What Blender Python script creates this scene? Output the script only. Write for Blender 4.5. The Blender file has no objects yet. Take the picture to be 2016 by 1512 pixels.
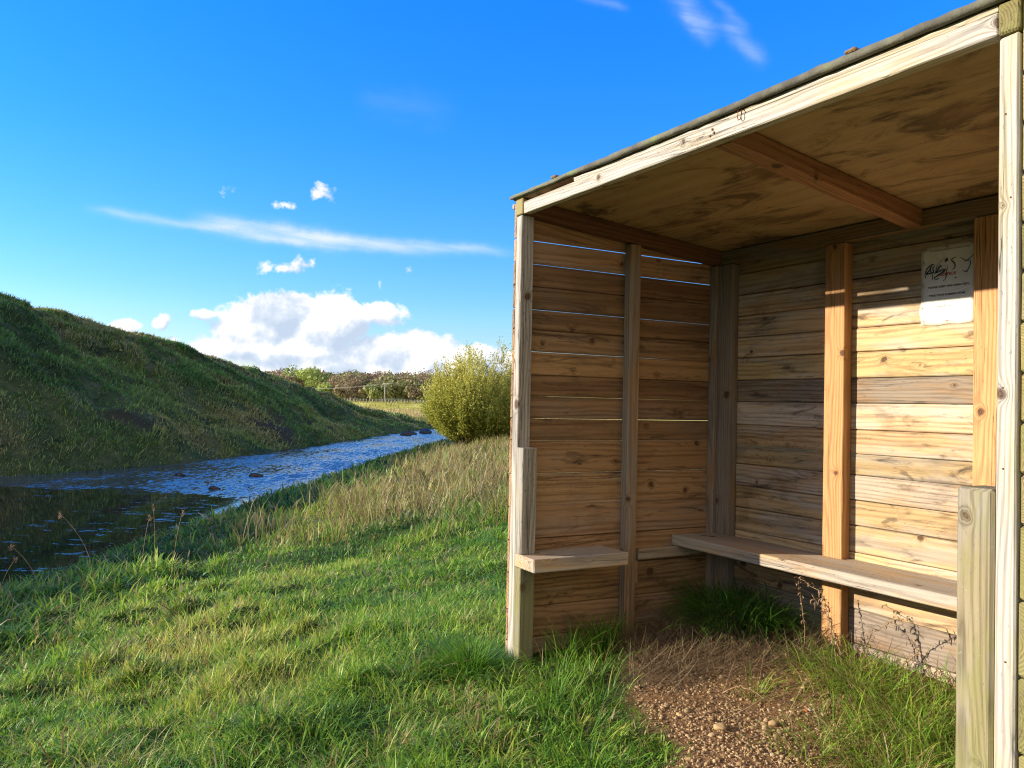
import bpy, bmesh, math, random
import numpy as np
from math import radians, sin, cos, pi
from mathutils import Vector, Matrix
random.seed(7); rng = np.random.default_rng(11)
sc = bpy.context.scene
COL = sc.collection
EYE = 1.06
# ------------------------------------------------------------------ camera
PITCH, ROLL, F = radians(1.45), radians(1.28), 1650.
fw = Vector((0, cos(PITCH), sin(PITCH))); r0 = Vector((1, 0, 0)); u0 = r0.cross(fw)
rt = cos(ROLL)*r0 + sin(ROLL)*u0; up = -sin(ROLL)*r0 + cos(ROLL)*u0
cam = bpy.data.cameras.new('camera'); cam.sensor_width = 36; cam.lens = 36*F/2016
cam.clip_start = .05; cam.clip_end = 5000
co = bpy.data.objects.new('camera', cam); COL.objects.link(co)
m = Matrix((rt, up, -fw)).transposed().to_4x4(); m.translation = (0, 0, EYE); co.matrix_world = m
sc.camera = co
sc.view_settings.view_transform = 'Standard'; sc.view_settings.look = 'None'
sc.view_settings.exposure = 0.95; sc.view_settings.gamma = 1
sc.cycles.use_denoising = True; sc.cycles.denoiser = 'OPENIMAGEDENOISE'; sc.cycles.denoising_prefilter = 'NONE'; sc.cycles.denoising_input_passes = 'RGB_ALBEDO_NORMAL'; sc.cycles.filter_width = 1.15
sc.cycles.max_bounces = 8; sc.cycles.diffuse_bounces = 4; sc.cycles.transparent_max_bounces = 8
sc.cycles.sample_clamp_indirect = 8
# ------------------------------------------------------------------ sun
SUN_EL = radians(16.5)
sl = bpy.data.lights.new('sun', 'SUN'); sl.energy = 5.0; sl.angle = radians(.55); sl.color = (1, .87, .68)
so = bpy.data.objects.new('sun', sl); COL.objects.link(so)
so.rotation_euler = Vector((cos(SUN_EL), .02, -sin(SUN_EL))).to_track_quat('-Z', 'Y').to_euler()

# ------------------------------------------------------------------ node helper
class NT:
    def __init__(s, nt): s.nt = nt; s.n = nt.nodes; s.l = nt.links
    def new(s, t, **k):
        nd = s.n.new(t)
        for a, b in k.items(): setattr(nd, a, b)
        return nd
    def put(s, sock, v):
        if isinstance(v, bpy.types.NodeSocket): s.l.new(v, sock)
        elif v is not None:
            try: sock.default_value = v
            except Exception: sock.default_value = tuple(v)+(1,)
    def m(s, op, a, b=None, c=None, clamp=False):
        nd = s.new('ShaderNodeMath', operation=op, use_clamp=clamp)
        for i, v in enumerate((a, b, c)):
            if v is not None: s.put(nd.inputs[i], v)
        return nd.outputs[0]
    def v(s, op, a, b=None, sc_=None):
        nd = s.new('ShaderNodeVectorMath', operation=op)
        s.put(nd.inputs[0], a)
        if b is not None: s.put(nd.inputs[1], b)
        if sc_ is not None: s.put(nd.inputs['Scale'], sc_)
        return nd.outputs['Value'] if op in ('LENGTH', 'DOT_PRODUCT', 'DISTANCE') else nd.outputs[0]
    def xyz(s, a):
        nd = s.new('ShaderNodeSeparateXYZ'); s.put(nd.inputs[0], a); return nd.outputs
    def comb(s, x, y, z):
        nd = s.new('ShaderNodeCombineXYZ')
        for i, v in enumerate((x, y, z)): s.put(nd.inputs[i], v)
        return nd.outputs[0]
    def noise(s, vec, scale, detail=3, rough=.5, dist=0, dims='3D'):
        nd = s.new('ShaderNodeTexNoise', noise_dimensions=dims)
        s.put(nd.inputs['Vector'], vec); s.put(nd.inputs['Scale'], scale); s.put(nd.inputs['Detail'], detail)
        s.put(nd.inputs['Roughness'], rough); s.put(nd.inputs['Distortion'], dist)
        return nd.outputs['Fac']
    def mix(s, f, a, b, mode='MIX'):
        nd = s.new('ShaderNodeMix', data_type='RGBA', blend_type=mode)
        s.put(nd.inputs[0], f); s.put(nd.inputs[6], a); s.put(nd.inputs[7], b); return nd.outputs[2]
    def mr(s, v, a, b, c=0., d=1., smooth=True):
        nd = s.new('ShaderNodeMapRange', interpolation_type='SMOOTHSTEP' if smooth else 'LINEAR')
        s.put(nd.inputs[0], v)
        for i, x in enumerate((a, b, c, d)): s.put(nd.inputs[i+1], x)
        return nd.outputs[0]
    def ramp(s, v, pts):
        nd = s.new('ShaderNodeValToRGB'); s.put(nd.inputs[0], v); e = nd.color_ramp.elements
        while len(e) < len(pts): e.new(.5)
        for i, (p, c) in enumerate(pts): e[i].position = p; e[i].color = tuple(c)+(1,)
        return nd.outputs[0]
    def attr(s, name):
        nd = s.new('ShaderNodeAttribute', attribute_name=name); return nd
    def bump(s, h, strength, dist, nrm=None):
        nd = s.new('ShaderNodeBump'); s.put(nd.inputs['Height'], h); nd.inputs['Strength'].default_value = strength
        nd.inputs['Distance'].default_value = dist
        if nrm: s.put(nd.inputs['Normal'], nrm)
        return nd.outputs[0]
def mat(name):
    M = bpy.data.materials.new(name); M.use_nodes = True
    t = NT(M.node_tree); b = t.n['Principled BSDF']; return M, t, b

# ------------------------------------------------------------------ world
def pxuv(x, y):      # direction tables noted in the photograph's pixels -> slope of the direction (X/Y, Z/Y)
    d = fw + (x-1008)/F*rt + (756-y)/F*up
    return d.x/d.y, d.z/d.y
w = bpy.data.worlds.new('World'); sc.world = w; w.use_nodes = True
t = NT(w.node_tree); bg = t.n['Background']
sky = t.new('ShaderNodeTexSky', sky_type='NISHITA'); sky.sun_disc = False
sky.sun_elevation = SUN_EL; sky.sun_rotation = radians(-90); sky.altitude = 100
sky.air_density = 1.1; sky.dust_density = .3; sky.ozone_density = 2.5
hs = t.new('ShaderNodeHueSaturation'); hs.inputs['Hue'].default_value = .49
hs.inputs['Saturation'].default_value = 1.35; hs.inputs['Value'].default_value = 2.1
t.put(hs.inputs['Color'], sky.outputs[0])
D = t.new('ShaderNodeTexCoord').outputs['Generated']
dx, dy, dz = t.xyz(D)
skyc = t.mix(1., hs.outputs[0], t.ramp(dz, [(.0, (.50, .50, .64)), (.12, (.33, .45, .74)), (.3, (.19, .45, .90)), (.55, (.12, .49, .97))]), 'MULTIPLY')
BL = [(500,645,90,52,1),(545,625,95,50,1),(635,640,90,62,1),(470,685,90,26,.9),(560,690,140,34,1),(745,618,62,30,.62),
      (760,705,120,52,.9),(845,705,75,48,1),(700,722,170,40,.9),(938,706,60,32,1),(990,722,60,30,.95),(885,718,70,42,.95),(600,738,210,26,.9),
      (820,738,220,26,.9),(600,600,45,22,.7),(250,640,30,13,.7),(318,634,20,20,.7),(340,668,16,11,.6),(402,620,30,13,.5),
      (455,382,26,15,.30),(632,384,34,22,.36),(563,402,22,12,.30),(560,528,62,16,.36),(590,520,34,18,.36),(806,530,14,16,.22),(748,565,9,18,.24),
      (655,590,40,16,.5)]
g = bpy.data.node_groups.new('cloud_density', 'ShaderNodeTree')
g.interface.new_socket('P', in_out='INPUT', socket_type='NodeSocketVector')
g.interface.new_socket('D', in_out='OUTPUT', socket_type='NodeSocketFloat')
gt = NT(g); gi = gt.new('NodeGroupInput'); go = gt.new('NodeGroupOutput')
P = gi.outputs[0]; acc = None
for (x, y, rx, ry, wt) in BL:
    cu, cv = pxuv(x, y)
    q = gt.v('MULTIPLY', gt.v('SUBTRACT', P, (cu, cv, 0)), (F/rx, F/ry, 0))
    e = gt.m('MULTIPLY_ADD', gt.v('LENGTH', q), -wt*.8, wt)
    acc = e if acc is None else gt.m('SMOOTH_MAX', acc, e, .12)
n1 = gt.noise(P, 22, 7, .62, .3); n2 = gt.noise(P, 75, 4, .6)
dd = gt.m('ADD', acc, gt.m('MULTIPLY_ADD', n1, 1.15, -.52)); dd = gt.m('ADD', dd, gt.m('MULTIPLY_ADD', n2, .42, -.21))
gt.put(go.inputs[0], dd)
ysafe = t.m('MAXIMUM', dy, .02)
P2 = t.comb(t.m('DIVIDE', dx, ysafe), t.m('DIVIDE', dz, ysafe), 0.)
def grp(vec):
    nd = t.new('ShaderNodeGroup'); nd.node_tree = g; t.put(nd.inputs[0], vec); return nd.outputs[0]
d0 = grp(P2); d1 = grp(t.v('ADD', P2, (-.007, .010, 0)))
alpha = t.m('MULTIPLY', t.mr(d0, .13, .37), t.mr(dy, .05, .3))
lit = t.m('ADD', t.m('MULTIPLY', t.m('SUBTRACT', d0, d1), 1.5), t.mr(t.noise(P2, 14, 4, .55), .38, .66))
lit = t.m('ADD', t.m('SUBTRACT', lit, t.mr(d0, .6, 1.2, 0., .25)), .12)
cc = t.ramp(lit, [(.0, (3.1, 3.7, 4.6)), (.40, (3.9, 4.4, 5.1)), (.72, (5.2, 5.3, 5.5)), (1., (6.2, 6.1, 6.0))])
skyc = t.mix(alpha, skyc, cc)
# high streaks: a long cirrus band and wisps
up_, vp_, _ = t.xyz(P2)
band = None
for (x0, y0, x1, y1, hw, st) in [(170,415,470,455,9,.45),(380,432,700,478,15,.85),(600,465,1010,497,9,.7),(420,462,900,500,8,.45),(1315,-20,1420,70,20,.36),(1340,10,1400,90,12,.2),(1425,30,1510,130,16,.28),(1400,-10,1480,60,9,.15),(1130,-8,1240,18,8,.2),(700,190,900,240,30,.06)]:
    (a0, b0), (a1, b1) = pxuv(x0, y0), pxuv(x1, y1)
    L = math.hypot(a1-a0, b1-b0); tx, ty = (a1-a0)/L, (b1-b0)/L
    rel = t.v('SUBTRACT', P2, (a0, b0, 0))
    s_ = t.v('DOT_PRODUCT', rel, (tx/L, ty/L, 0)); n_ = t.v('DOT_PRODUCT', rel, (-ty*F/hw, tx*F/hw, 0))
    wob = t.noise(P2, 5, 2); n_ = t.m('ADD', t.m('ADD', n_, t.m('MULTIPLY_ADD', wob, 3., -1.5)), t.m('MULTIPLY_ADD', t.noise(P2, 38, 4, .65), 1.6, -.8))
    e = t.m('MULTIPLY', t.m('POWER', 2.718, t.m('MULTIPLY', t.m('MULTIPLY', n_, n_), -1.)),
            t.m('MULTIPLY', t.mr(s_, -.08, .25), t.mr(s_, 1.08, .7)))
    e = t.m('MULTIPLY', e, st)
    band = e if band is None else t.m('ADD', band, e)
sn = t.noise(t.v('MULTIPLY', t.v('ADD', P2, t.comb(0., t.m('MULTIPLY', up_, .16), 0.)), (7, 60, 1)), 1., 4, .6)
band = t.m('MULTIPLY', t.m('MULTIPLY', band, t.mr(sn, .25, .7, .35, 1.)), t.mr(dy, .05, .3), clamp=True)
skyc = t.mix(band, skyc, (4.2, 4.8, 5.4, 1))
# warm glow added to the unseen sky behind the camera, filling the shelter
fill_veil = t.m('MULTIPLY', t.mr(dy, -.05, -.55), t.mr(t.noise(D, 2.2, 4, .6), .3, .6, .45, 1.))
skyc = t.mix(fill_veil, skyc, (6.6, 5.9, 4.9, 1))
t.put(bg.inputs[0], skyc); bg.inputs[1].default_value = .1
w.cycles.sampling_method = 'MANUAL'; w.cycles.sample_map_resolution = 512

# ------------------------------------------------------------------ object helpers
def tag(o, label=None, cat=None, group=None, kind=None):
    if label: o['label'] = label
    if cat: o['category'] = cat
    if group: o['group'] = group
    if kind: o['kind'] = kind
    return o
def empty(name, loc=(0, 0, 0), rz=0., parent=None):
    o = bpy.data.objects.new(name, None); COL.objects.link(o); o.location = loc; o.rotation_euler = (0, 0, rz); o.parent = parent
    o.empty_display_size = .1; return o
def mesh_np(name, V, faces4=None, faces3=None, attrs=None, mat_=None, parent=None, smooth=False):
    me = bpy.data.meshes.new(name)
    V = np.asarray(V, np.float32)
    f4 = np.zeros((0, 4), np.int32) if faces4 is None else np.asarray(faces4, np.int32)
    f3 = np.zeros((0, 3), np.int32) if faces3 is None else np.asarray(faces3, np.int32)
    me.vertices.add(len(V)); me.vertices.foreach_set('co', V.ravel())
    me.loops.add(f4.size+f3.size); me.loops.foreach_set('vertex_index', np.concatenate([f4.ravel(), f3.ravel()]))
    me.polygons.add(len(f4)+len(f3))
    st = np.concatenate([np.arange(len(f4))*4, f4.size+np.arange(len(f3))*3]).astype(np.int32)
    me.polygons.foreach_set('loop_start', st)
    if smooth: me.polygons.foreach_set('use_smooth', np.ones(len(st), bool))
    me.update(calc_edges=True)
    for k, a in (attrs or {}).items():
        a = np.asarray(a, np.float32)
        if a.ndim == 1: at = me.attributes.new(k, 'FLOAT', 'POINT'); at.data.foreach_set('value', a)
        elif a.shape[1] == 3: at = me.attributes.new(k, 'FLOAT_VECTOR', 'POINT'); at.data.foreach_set('vector', a.ravel())
        else: at = me.attributes.new(k, 'FLOAT_COLOR', 'POINT'); at.data.foreach_set('color', a.ravel())
    if mat_: me.materials.append(mat_)
    o = bpy.data.objects.new(name, me); COL.objects.link(o); o.parent = parent
    return o

# ------------------------------------------------------------------ numpy noise
_perm = rng.permutation(4096).astype(np.int64); _val = rng.random(4096)
def vnoise(x, y, seed=0):
    xi = np.floor(x).astype(np.int64); yi = np.floor(y).astype(np.int64); fx = x-xi; fy = y-yi
    fx = fx*fx*(3-2*fx); fy = fy*fy*(3-2*fy)
    def h(i, j): return _val[_perm[(_perm[(i+seed*131) & 4095]+j) & 4095]]
    return (h(xi, yi)*(1-fx)+h(xi+1, yi)*fx)*(1-fy)+(h(xi, yi+1)*(1-fx)+h(xi+1, yi+1)*fx)*fy
def fbm(x, y, o=4, seed=0, g=.5):
    s = 0; a = 1; tot = 0
    for k in range(o):
        s = s+a*vnoise(x*2**k+17.3*k, y*2**k-9.1*k, seed+k); tot += a; a *= g
    return s/tot
def sst(x, a, b):
    k = np.clip((x-a)/(b-a), 0, 1); return k*k*(3-2*k)
# ------------------------------------------------------------------ terrain
NEAR = np.array([(-6.6,-80),(-6.5,4),(-6.1,24),(-5.6,38),(-5.2,51),(-3.6,68),(2,82),(22,92),(80,100),(300,110)], float)
FAR = np.array([(-20,-80),(-18.2,10),(-15.9,25),(-13.4,31),(-11.4,45),(-10,65),(-8.4,84),(-3,94),(20,106),(80,116),(300,130)], float)
WATER = -1.54
def sdist(x, y, pl):       # + on the right-hand side when walking up the polyline
    best = np.full(np.shape(x), 1e9); sg = np.ones(np.shape(x))
    for (ax, ay), (bx, by) in zip(pl[:-1], pl[1:]):
        ex, ey = bx-ax, by-ay; L2 = ex*ex+ey*ey
        k = np.clip(((x-ax)*ex+(y-ay)*ey)/L2, 0, 1)
        d = np.hypot(x-ax-k*ex, y-ay-k*ey); s = np.where((x-ax)*ey-(y-ay)*ex > 0, 1., -1.)
        sg = np.where(d < best-1e-9, s, sg); best = np.minimum(best, d)
    return best*sg
SHO = np.array([.0446, 3.5221]); SA = np.array([.48938, -.87207]); SB = np.array([.87207, .48938])
def tolocal(x, y): return (x-SHO[0])*SA[0]+(y-SHO[1])*SA[1], (x-SHO[0])*SB[0]+(y-SHO[1])*SB[1]
def dirt(x, y):            # bare ground in and before the shelter
    a, b = tolocal(x, y)
    n = (fbm(x*5, y*5, 3, 3)-.5)*.28
    edge = np.minimum((a-.04)*.64+(b-.6)*.77, b+.10+(a-1.15)*.35)     # past the line of the left bay, past the front line
    edge = np.where(a > .9, b+.10+(a-1.15)*.42, edge)
    return sst(edge+n, -.06, .07)*sst(b, 1.35, 1.25)*sst(a, -.09, -.05)*sst(a, 2.3, 2.1)
YH = [-80, 12, 30, 45, 60, 70, 78, 84, 89, 94, 102, 120]; ZH = [8.35, 8.35, 7.3, 5.75, 4.65, 3.5, 2.5, 1.3, .2, -.6, -1.1, -1.2]
CO = [16.5, 16.5, 16, 14.5, 14.5, 12, 10.5, 10, 10, 10, 10, 10]
def height(x, y):
    x = np.asarray(x, float); y = np.asarray(y, float)
    dn = sdist(x, y, NEAR); df = -sdist(x, y, FAR)
    wob = (fbm(x*.35, y*.35, 3, 21)-.5)*1.5; dn = dn+wob*.9; dfw = df+wob*1.2
    # near side
    base = -.05-.25*sst(y, 6, 30)-.35*sst(y, 25, 60)-.25*sst(x, 8, 40)
    zn = WATER+(base-WATER)*(.46*sst(dn, -.3, 1.9)+.54*sst(dn, 1.6, 8.2))
    zn = zn+(fbm(x*1.3, y*1.3, 3, 5)-.5)*.16*sst(dn, .4, 2)
    a, b = tolocal(x, y); ins = sst(b, .3, 1.0)*sst(a, -.3, 0.1)*sst(b, 1.8, 1.3)
    zn = zn+ins*.05-.02*dirt(x, y)
    near_shed = np.exp(-((x-.8)**2+(y-3)**2)/6.); zn = zn*(1-near_shed)+near_shed*(.01+ins*.06)+.02*dirt(x, y)
    zn = zn+((fbm(x*2.6, y*2.6, 3, 8)-.5)*.30*sst(np.hypot(x-.7, y-2.8), .5, 1.8)+(fbm(x*7, y*7, 2, 12)-.5)*.05)*sst(dn, 1, 2.5)*(1-.8*dirt(x, y))*sst(b-1.4*sst(a, -.4, 0)*sst(a, 2.6, 2.2), .3, -.3)
    # far side : hill along the river, meadow behind the bend
    zc = np.interp(y, YH, ZH)
    flat = -1.2+.85*sst(y, 95, 152)+1.25*sst(y, 156, 163)+.1*sst(y, 170, 180)+4*sst(y, 190, 330)+9*sst(y, 330, 700)
    k = np.clip(dfw/np.interp(y, YH, CO), 0, 1); prof = np.where(k < 1, 1-(1-k)**1.35, 1.)*.75+.25*sst(k, 0, 1); yk = sst(y, 58, 76); prof = prof*(1-yk)+yk*k**1.25
    bank = sst(dfw, -.2, 1.3)
    w_h = 1-sst(y, 92, 104)*sst(x, -14, -6)
    zf = flat+(np.maximum(zc, flat)-flat)*prof*w_h
    zf = zf+(fbm(x*.2, y*.2, 4, 31)-.5)*1.3*sst(dfw, .5, 4)*sst(y, 110, 85)*(1-.8*sst(dfw, 9, 15))
    zf = zf-.0; tr_ = np.abs(fbm(x*.30, y*.16, 3, 39)-.5)*2; zf = zf+((fbm(x*.7, y*.7, 3, 37)-.5)*.8-.5*np.exp(-(tr_/.10)**2))*sst(dfw, .5, 3)*sst(y, 120, 85)*(1-.5*sst(dfw, 10, 15))
    zf = WATER+(zf-WATER)*(bank*.9+.1*sst(dfw, 0, 3))
    bed = WATER-.45
    zf = zf-.4*sst(dfw, .15, -.5); zn = zn-.4*sst(dn, .15, -.6)
    z = np.where(df > -.6, np.maximum(zf, bed), np.where(dn > -.8, np.maximum(zn, bed), bed))
    z = np.where((df <= -.6) & (dn <= -.8), bed, z)
    return z, dn, df
def scar(x, y):
    n = fbm(x*.45, y*.30, 3, 47); d = -sdist(x, y, FAR); return sst(n, .57, .62)*sst(d, .1, .6)*sst(d, 3.6, 1.8)*sst(y, 24, 30)
def axis(*seg):
    out = []
    for a, b, n in seg: out += list(np.linspace(a, b, n, endpoint=False))
    return np.array(out+[seg[-1][1]])
GX = axis((-700,-120,12),(-120,-45,25),(-45,-8,75),(-8,3,140),(3,12,30),(12,80,40),(80,700,14))
GY = axis((-90,-5,22),(-5,1.4,22),(1.4,9,100),(9,30,90),(30,120,130),(120,200,70),(200,400,40),(400,900,12))
XX, YY = np.meshgrid(GX, GY); ZZ, DN, DF = height(XX, YY)
nx, ny = len(GX), len(GY)
idx = np.arange(nx*ny).reshape(ny, nx)
F4 = np.stack([idx[:-1, :-1], idx[:-1, 1:], idx[1:, 1:], idx[1:, :-1]], -1).reshape(-1, 4)
M, t, b = mat('earth_and_turf')
at = t.attr('zone').outputs['Vector']; z1, z2, z3 = t.xyz(at)        # x: bare earth, y: meadow colour, z: hill
pos = t.new('ShaderNodeNewGeometry').outputs['Position']
na = t.noise(pos, 3, 5, .6); nb = t.noise(pos, .4, 4, .6); nc = t.noise(pos, 40, 4, .65)
turf = t.ramp(na, [(.3, (.018, .035, .010)), (.5, (.04, .07, .015)), (.7, (.085, .10, .03))])
hill = t.ramp(t.m('ADD', t.m('MULTIPLY', na, .4), t.m('MULTIPLY', nb, .6)), [(.38, (.018, .026, .010)), (.5, (.05, .07, .022)), (.62, (.10, .10, .045))])
mead = t.ramp(t.noise(t.v('MULTIPLY', pos, (.25, 1, 1)), .35, 5, .6), [(.32, (.36, .33, .09)), (.5, (.52, .50, .09)), (.66, (.60, .54, .18))])
soil = t.ramp(nc, [(.3, (.10, .055, .024)), (.52, (.23, .13, .055)), (.75, (.38, .24, .12))])
soil = t.mix(t.mr(nb, .4, .6, 0., .5), soil, (.15, .08, .04, 1))
c = t.mix(z3, turf, hill); c = t.mix(z2, c, mead); c = t.mix(z1, c, t.mix(z3, soil, (.045, .030, .018, 1)))
t.put(b.inputs['Base Color'], c); b.inputs['Roughness'].default_value = .95; b.inputs['Specular IOR Level'].default_value = .15
t.put(b.inputs['Normal'], t.bump(t.m('ADD', nc, na), .7, .02))
EARTH = M
aa, bb_ = tolocal(XX, YY)
zone = np.stack([np.maximum(dirt(XX, YY), .8*scar(XX, YY)), sst(YY, 86, 98)*sst(DF, 0, 3), sst(DF, -1, .5)], -1).clip(0, 1)
terrain = tag(mesh_np('ground', np.stack([XX, YY, ZZ], -1).reshape(-1, 3), F4, attrs={'zone': zone.reshape(-1, 3)}, mat_=M, smooth=True), kind='structure')

# ------------------------------------------------------------------ water
M, t, b = mat('river_water')
pos = t.new('ShaderNodeNewGeometry').outputs['Position']; px_, py_, pz_ = t.xyz(pos)
edge = t.m('ADD', t.m('MULTIPLY_ADD', px_, .10, py_), t.m('MULTIPLY_ADD', t.noise(pos, .5, 4, .6), 5., -2.5))
rip = t.mr(edge, 21.6, 22.6, .0, 1.)
flk = t.mr(t.noise(t.v('MULTIPLY', pos, (1.2, 3.2, 1)), 1.6, 4, .7), .60, .66)
rip = t.m('MAXIMUM', rip, t.m('MULTIPLY', flk, .9))
wv = t.v('MULTIPLY', pos, (2.6, .8, 1)); wv2 = t.v('MULTIPLY', pos, (.5, .22, 1))
def wn(o): return t.m('ADD', t.m('MULTIPLY_ADD', t.noise(t.v('ADD', wv, o), 2.6, 4, .72, .5), 1.7, -.85), t.m('MULTIPLY_ADD', t.noise(t.v('ADD', wv2, o), 1., 2, .5), .9, -.45))
amp = t.m('MULTIPLY_ADD', rip, .46, .008)
wnrm = t.v('NORMALIZE', t.comb(t.m('MULTIPLY', wn((3, 9, 1)), amp), t.m('MULTIPLY', t.m('SUBTRACT', wn((31, 2, 7)), .10), amp), 1.))
t.put(b.inputs['Base Color'], t.mix(rip, (.012, .013, .008, 1), (.060, .072, .082, 1))); t.put(b.inputs['Roughness'], t.m('MULTIPLY_ADD', rip, .05, .03))
b.inputs['IOR'].default_value = 1.33
t.put(b.inputs['Normal'], wnrm)
Wx, Wy = np.meshgrid(np.linspace(-40, 320, 120), np.linspace(-80, 140, 90)); ii = np.arange(Wx.size).reshape(Wx.shape)
W4 = np.stack([ii[:-1, :-1], ii[:-1, 1:], ii[1:, 1:], ii[1:, :-1]], -1).reshape(-1, 4)
cx = (Wx[:-1, :-1]+Wx[1:, 1:])/2; cy = (Wy[:-1, :-1]+Wy[1:, 1:])/2
keep = ((sdist(cx, cy, NEAR) < 4) & (sdist(cx, cy, FAR) > -4)).ravel()
tag(mesh_np('river_water', np.stack([Wx, Wy, np.full_like(Wx, WATER)], -1).reshape(-1, 3), W4[keep], mat_=M), kind='structure')

# ------------------------------------------------------------------ grass blades
def blades(P, L, W, az, lean, curl, hue, brown, seg=3, rnd=None):
    """tapering curved blades; P (N,3) roots. returns V, F4, F3, attr"""
    N = len(P); rnd = rng.random(N) if rnd is None else rnd
    d = np.stack([np.cos(az), np.sin(az), np.zeros(N)], -1); z = np.array([0, 0, 1.])
    tw = rng.normal(0, .5, N)
    s = np.stack([-np.sin(az+tw), np.cos(az+tw), np.zeros(N)], -1)
    Vs = []; T = []; p = P.copy(); th = lean.copy()
    for k in range(seg):
        tt = k/seg; wk = W*(1-.55*tt)*.5*(1 if k else .8)
        Vs += [p-s*wk[:, None], p+s*wk[:, None]]; T += [tt, tt]
        p = p+(L/seg)[:, None]*(np.sin(th)[:, None]*d+np.cos(th)[:, None]*z); th = th+curl/seg
    Vs.append(p); T.append(1.)
    nv = 2*seg+1
    V = np.stack(Vs, 1).reshape(-1, 3)
    base = (np.arange(N)*nv)[:, None]
    q = np.concatenate([base+np.array([[2*k, 2*k+1, 2*k+3, 2*k+2]]) for k in range(seg-1)], 1).reshape(-1, 4)
    t3 = base+np.array([[2*seg-2, 2*seg-1, 2*seg]])
    A = np.zeros((N, nv, 4), np.float32); A[:, :, 0] = hue[:, None]; A[:, :, 1] = np.array(T)[None]; A[:, :, 2] = brown[:, None]; A[:, :, 3] = rnd[:, None]
    return V, q, t3, A.reshape(-1, 4)
def join(parts):
    V = []; Q = []; T = []; A = []; n = 0
    for v, q, t3, a in parts: V.append(v); Q.append(q+n); T.append(t3+n); A.append(a); n += len(v)
    return np.concatenate(V), np.concatenate(Q), np.concatenate(T), np.concatenate(A)
def blade_mat(name, greens, straws, trans=.42, rough=.5, root=.55):
    M, t, b = mat(name)
    at = t.attr('gc'); hue, tt, br = t.xyz(at.outputs['Vector']); rn = at.outputs['Alpha']
    g1 = t.ramp(hue, greens); s1 = t.ramp(rn, straws)
    c = t.mix(br, g1, s1)
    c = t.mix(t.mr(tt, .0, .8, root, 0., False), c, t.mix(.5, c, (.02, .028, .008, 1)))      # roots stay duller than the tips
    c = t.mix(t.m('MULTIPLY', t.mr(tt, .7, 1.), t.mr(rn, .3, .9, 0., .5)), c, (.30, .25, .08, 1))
    t.put(b.inputs['Base Color'], c); b.inputs['Roughness'].default_value = rough; b.inputs['Specular IOR Level'].default_value = .35
    tr = t.new('ShaderNodeBsdfTranslucent'); t.put(tr.inputs[0], c)
    mx = t.new('ShaderNodeMixShader'); mx.inputs[0].default_value = trans
    t.put(mx.inputs[1], b.outputs[0]); t.put(mx.inputs[2], tr.outputs[0]); t.put(t.n['Material Output'].inputs[0], mx.outputs[0])
    return M
GREEN = [(.0, (.026, .10, .022)), (.3, (.09, .245, .026)), (.55, (.23, .43, .036)), (.78, (.42, .54, .065)), (1., (.52, .50, .11))]
STRAW = [(.0, (.16, .085, .04)), (.4, (.36, .22, .09)), (.75, (.50, .37, .18)), (1., (.66, .55, .33))]
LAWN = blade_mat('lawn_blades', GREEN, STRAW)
HILLB = blade_mat('hill_blades', [(.0, (.045, .13, .034)), (.35, (.13, .30, .058)), (.65, (.26, .39, .085)), (1., (.40, .38, .13))], [(.0, (.14, .10, .07)), (.5, (.26, .21, .12)), (1., (.50, .42, .25))], .25, .65, root=.8)

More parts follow.
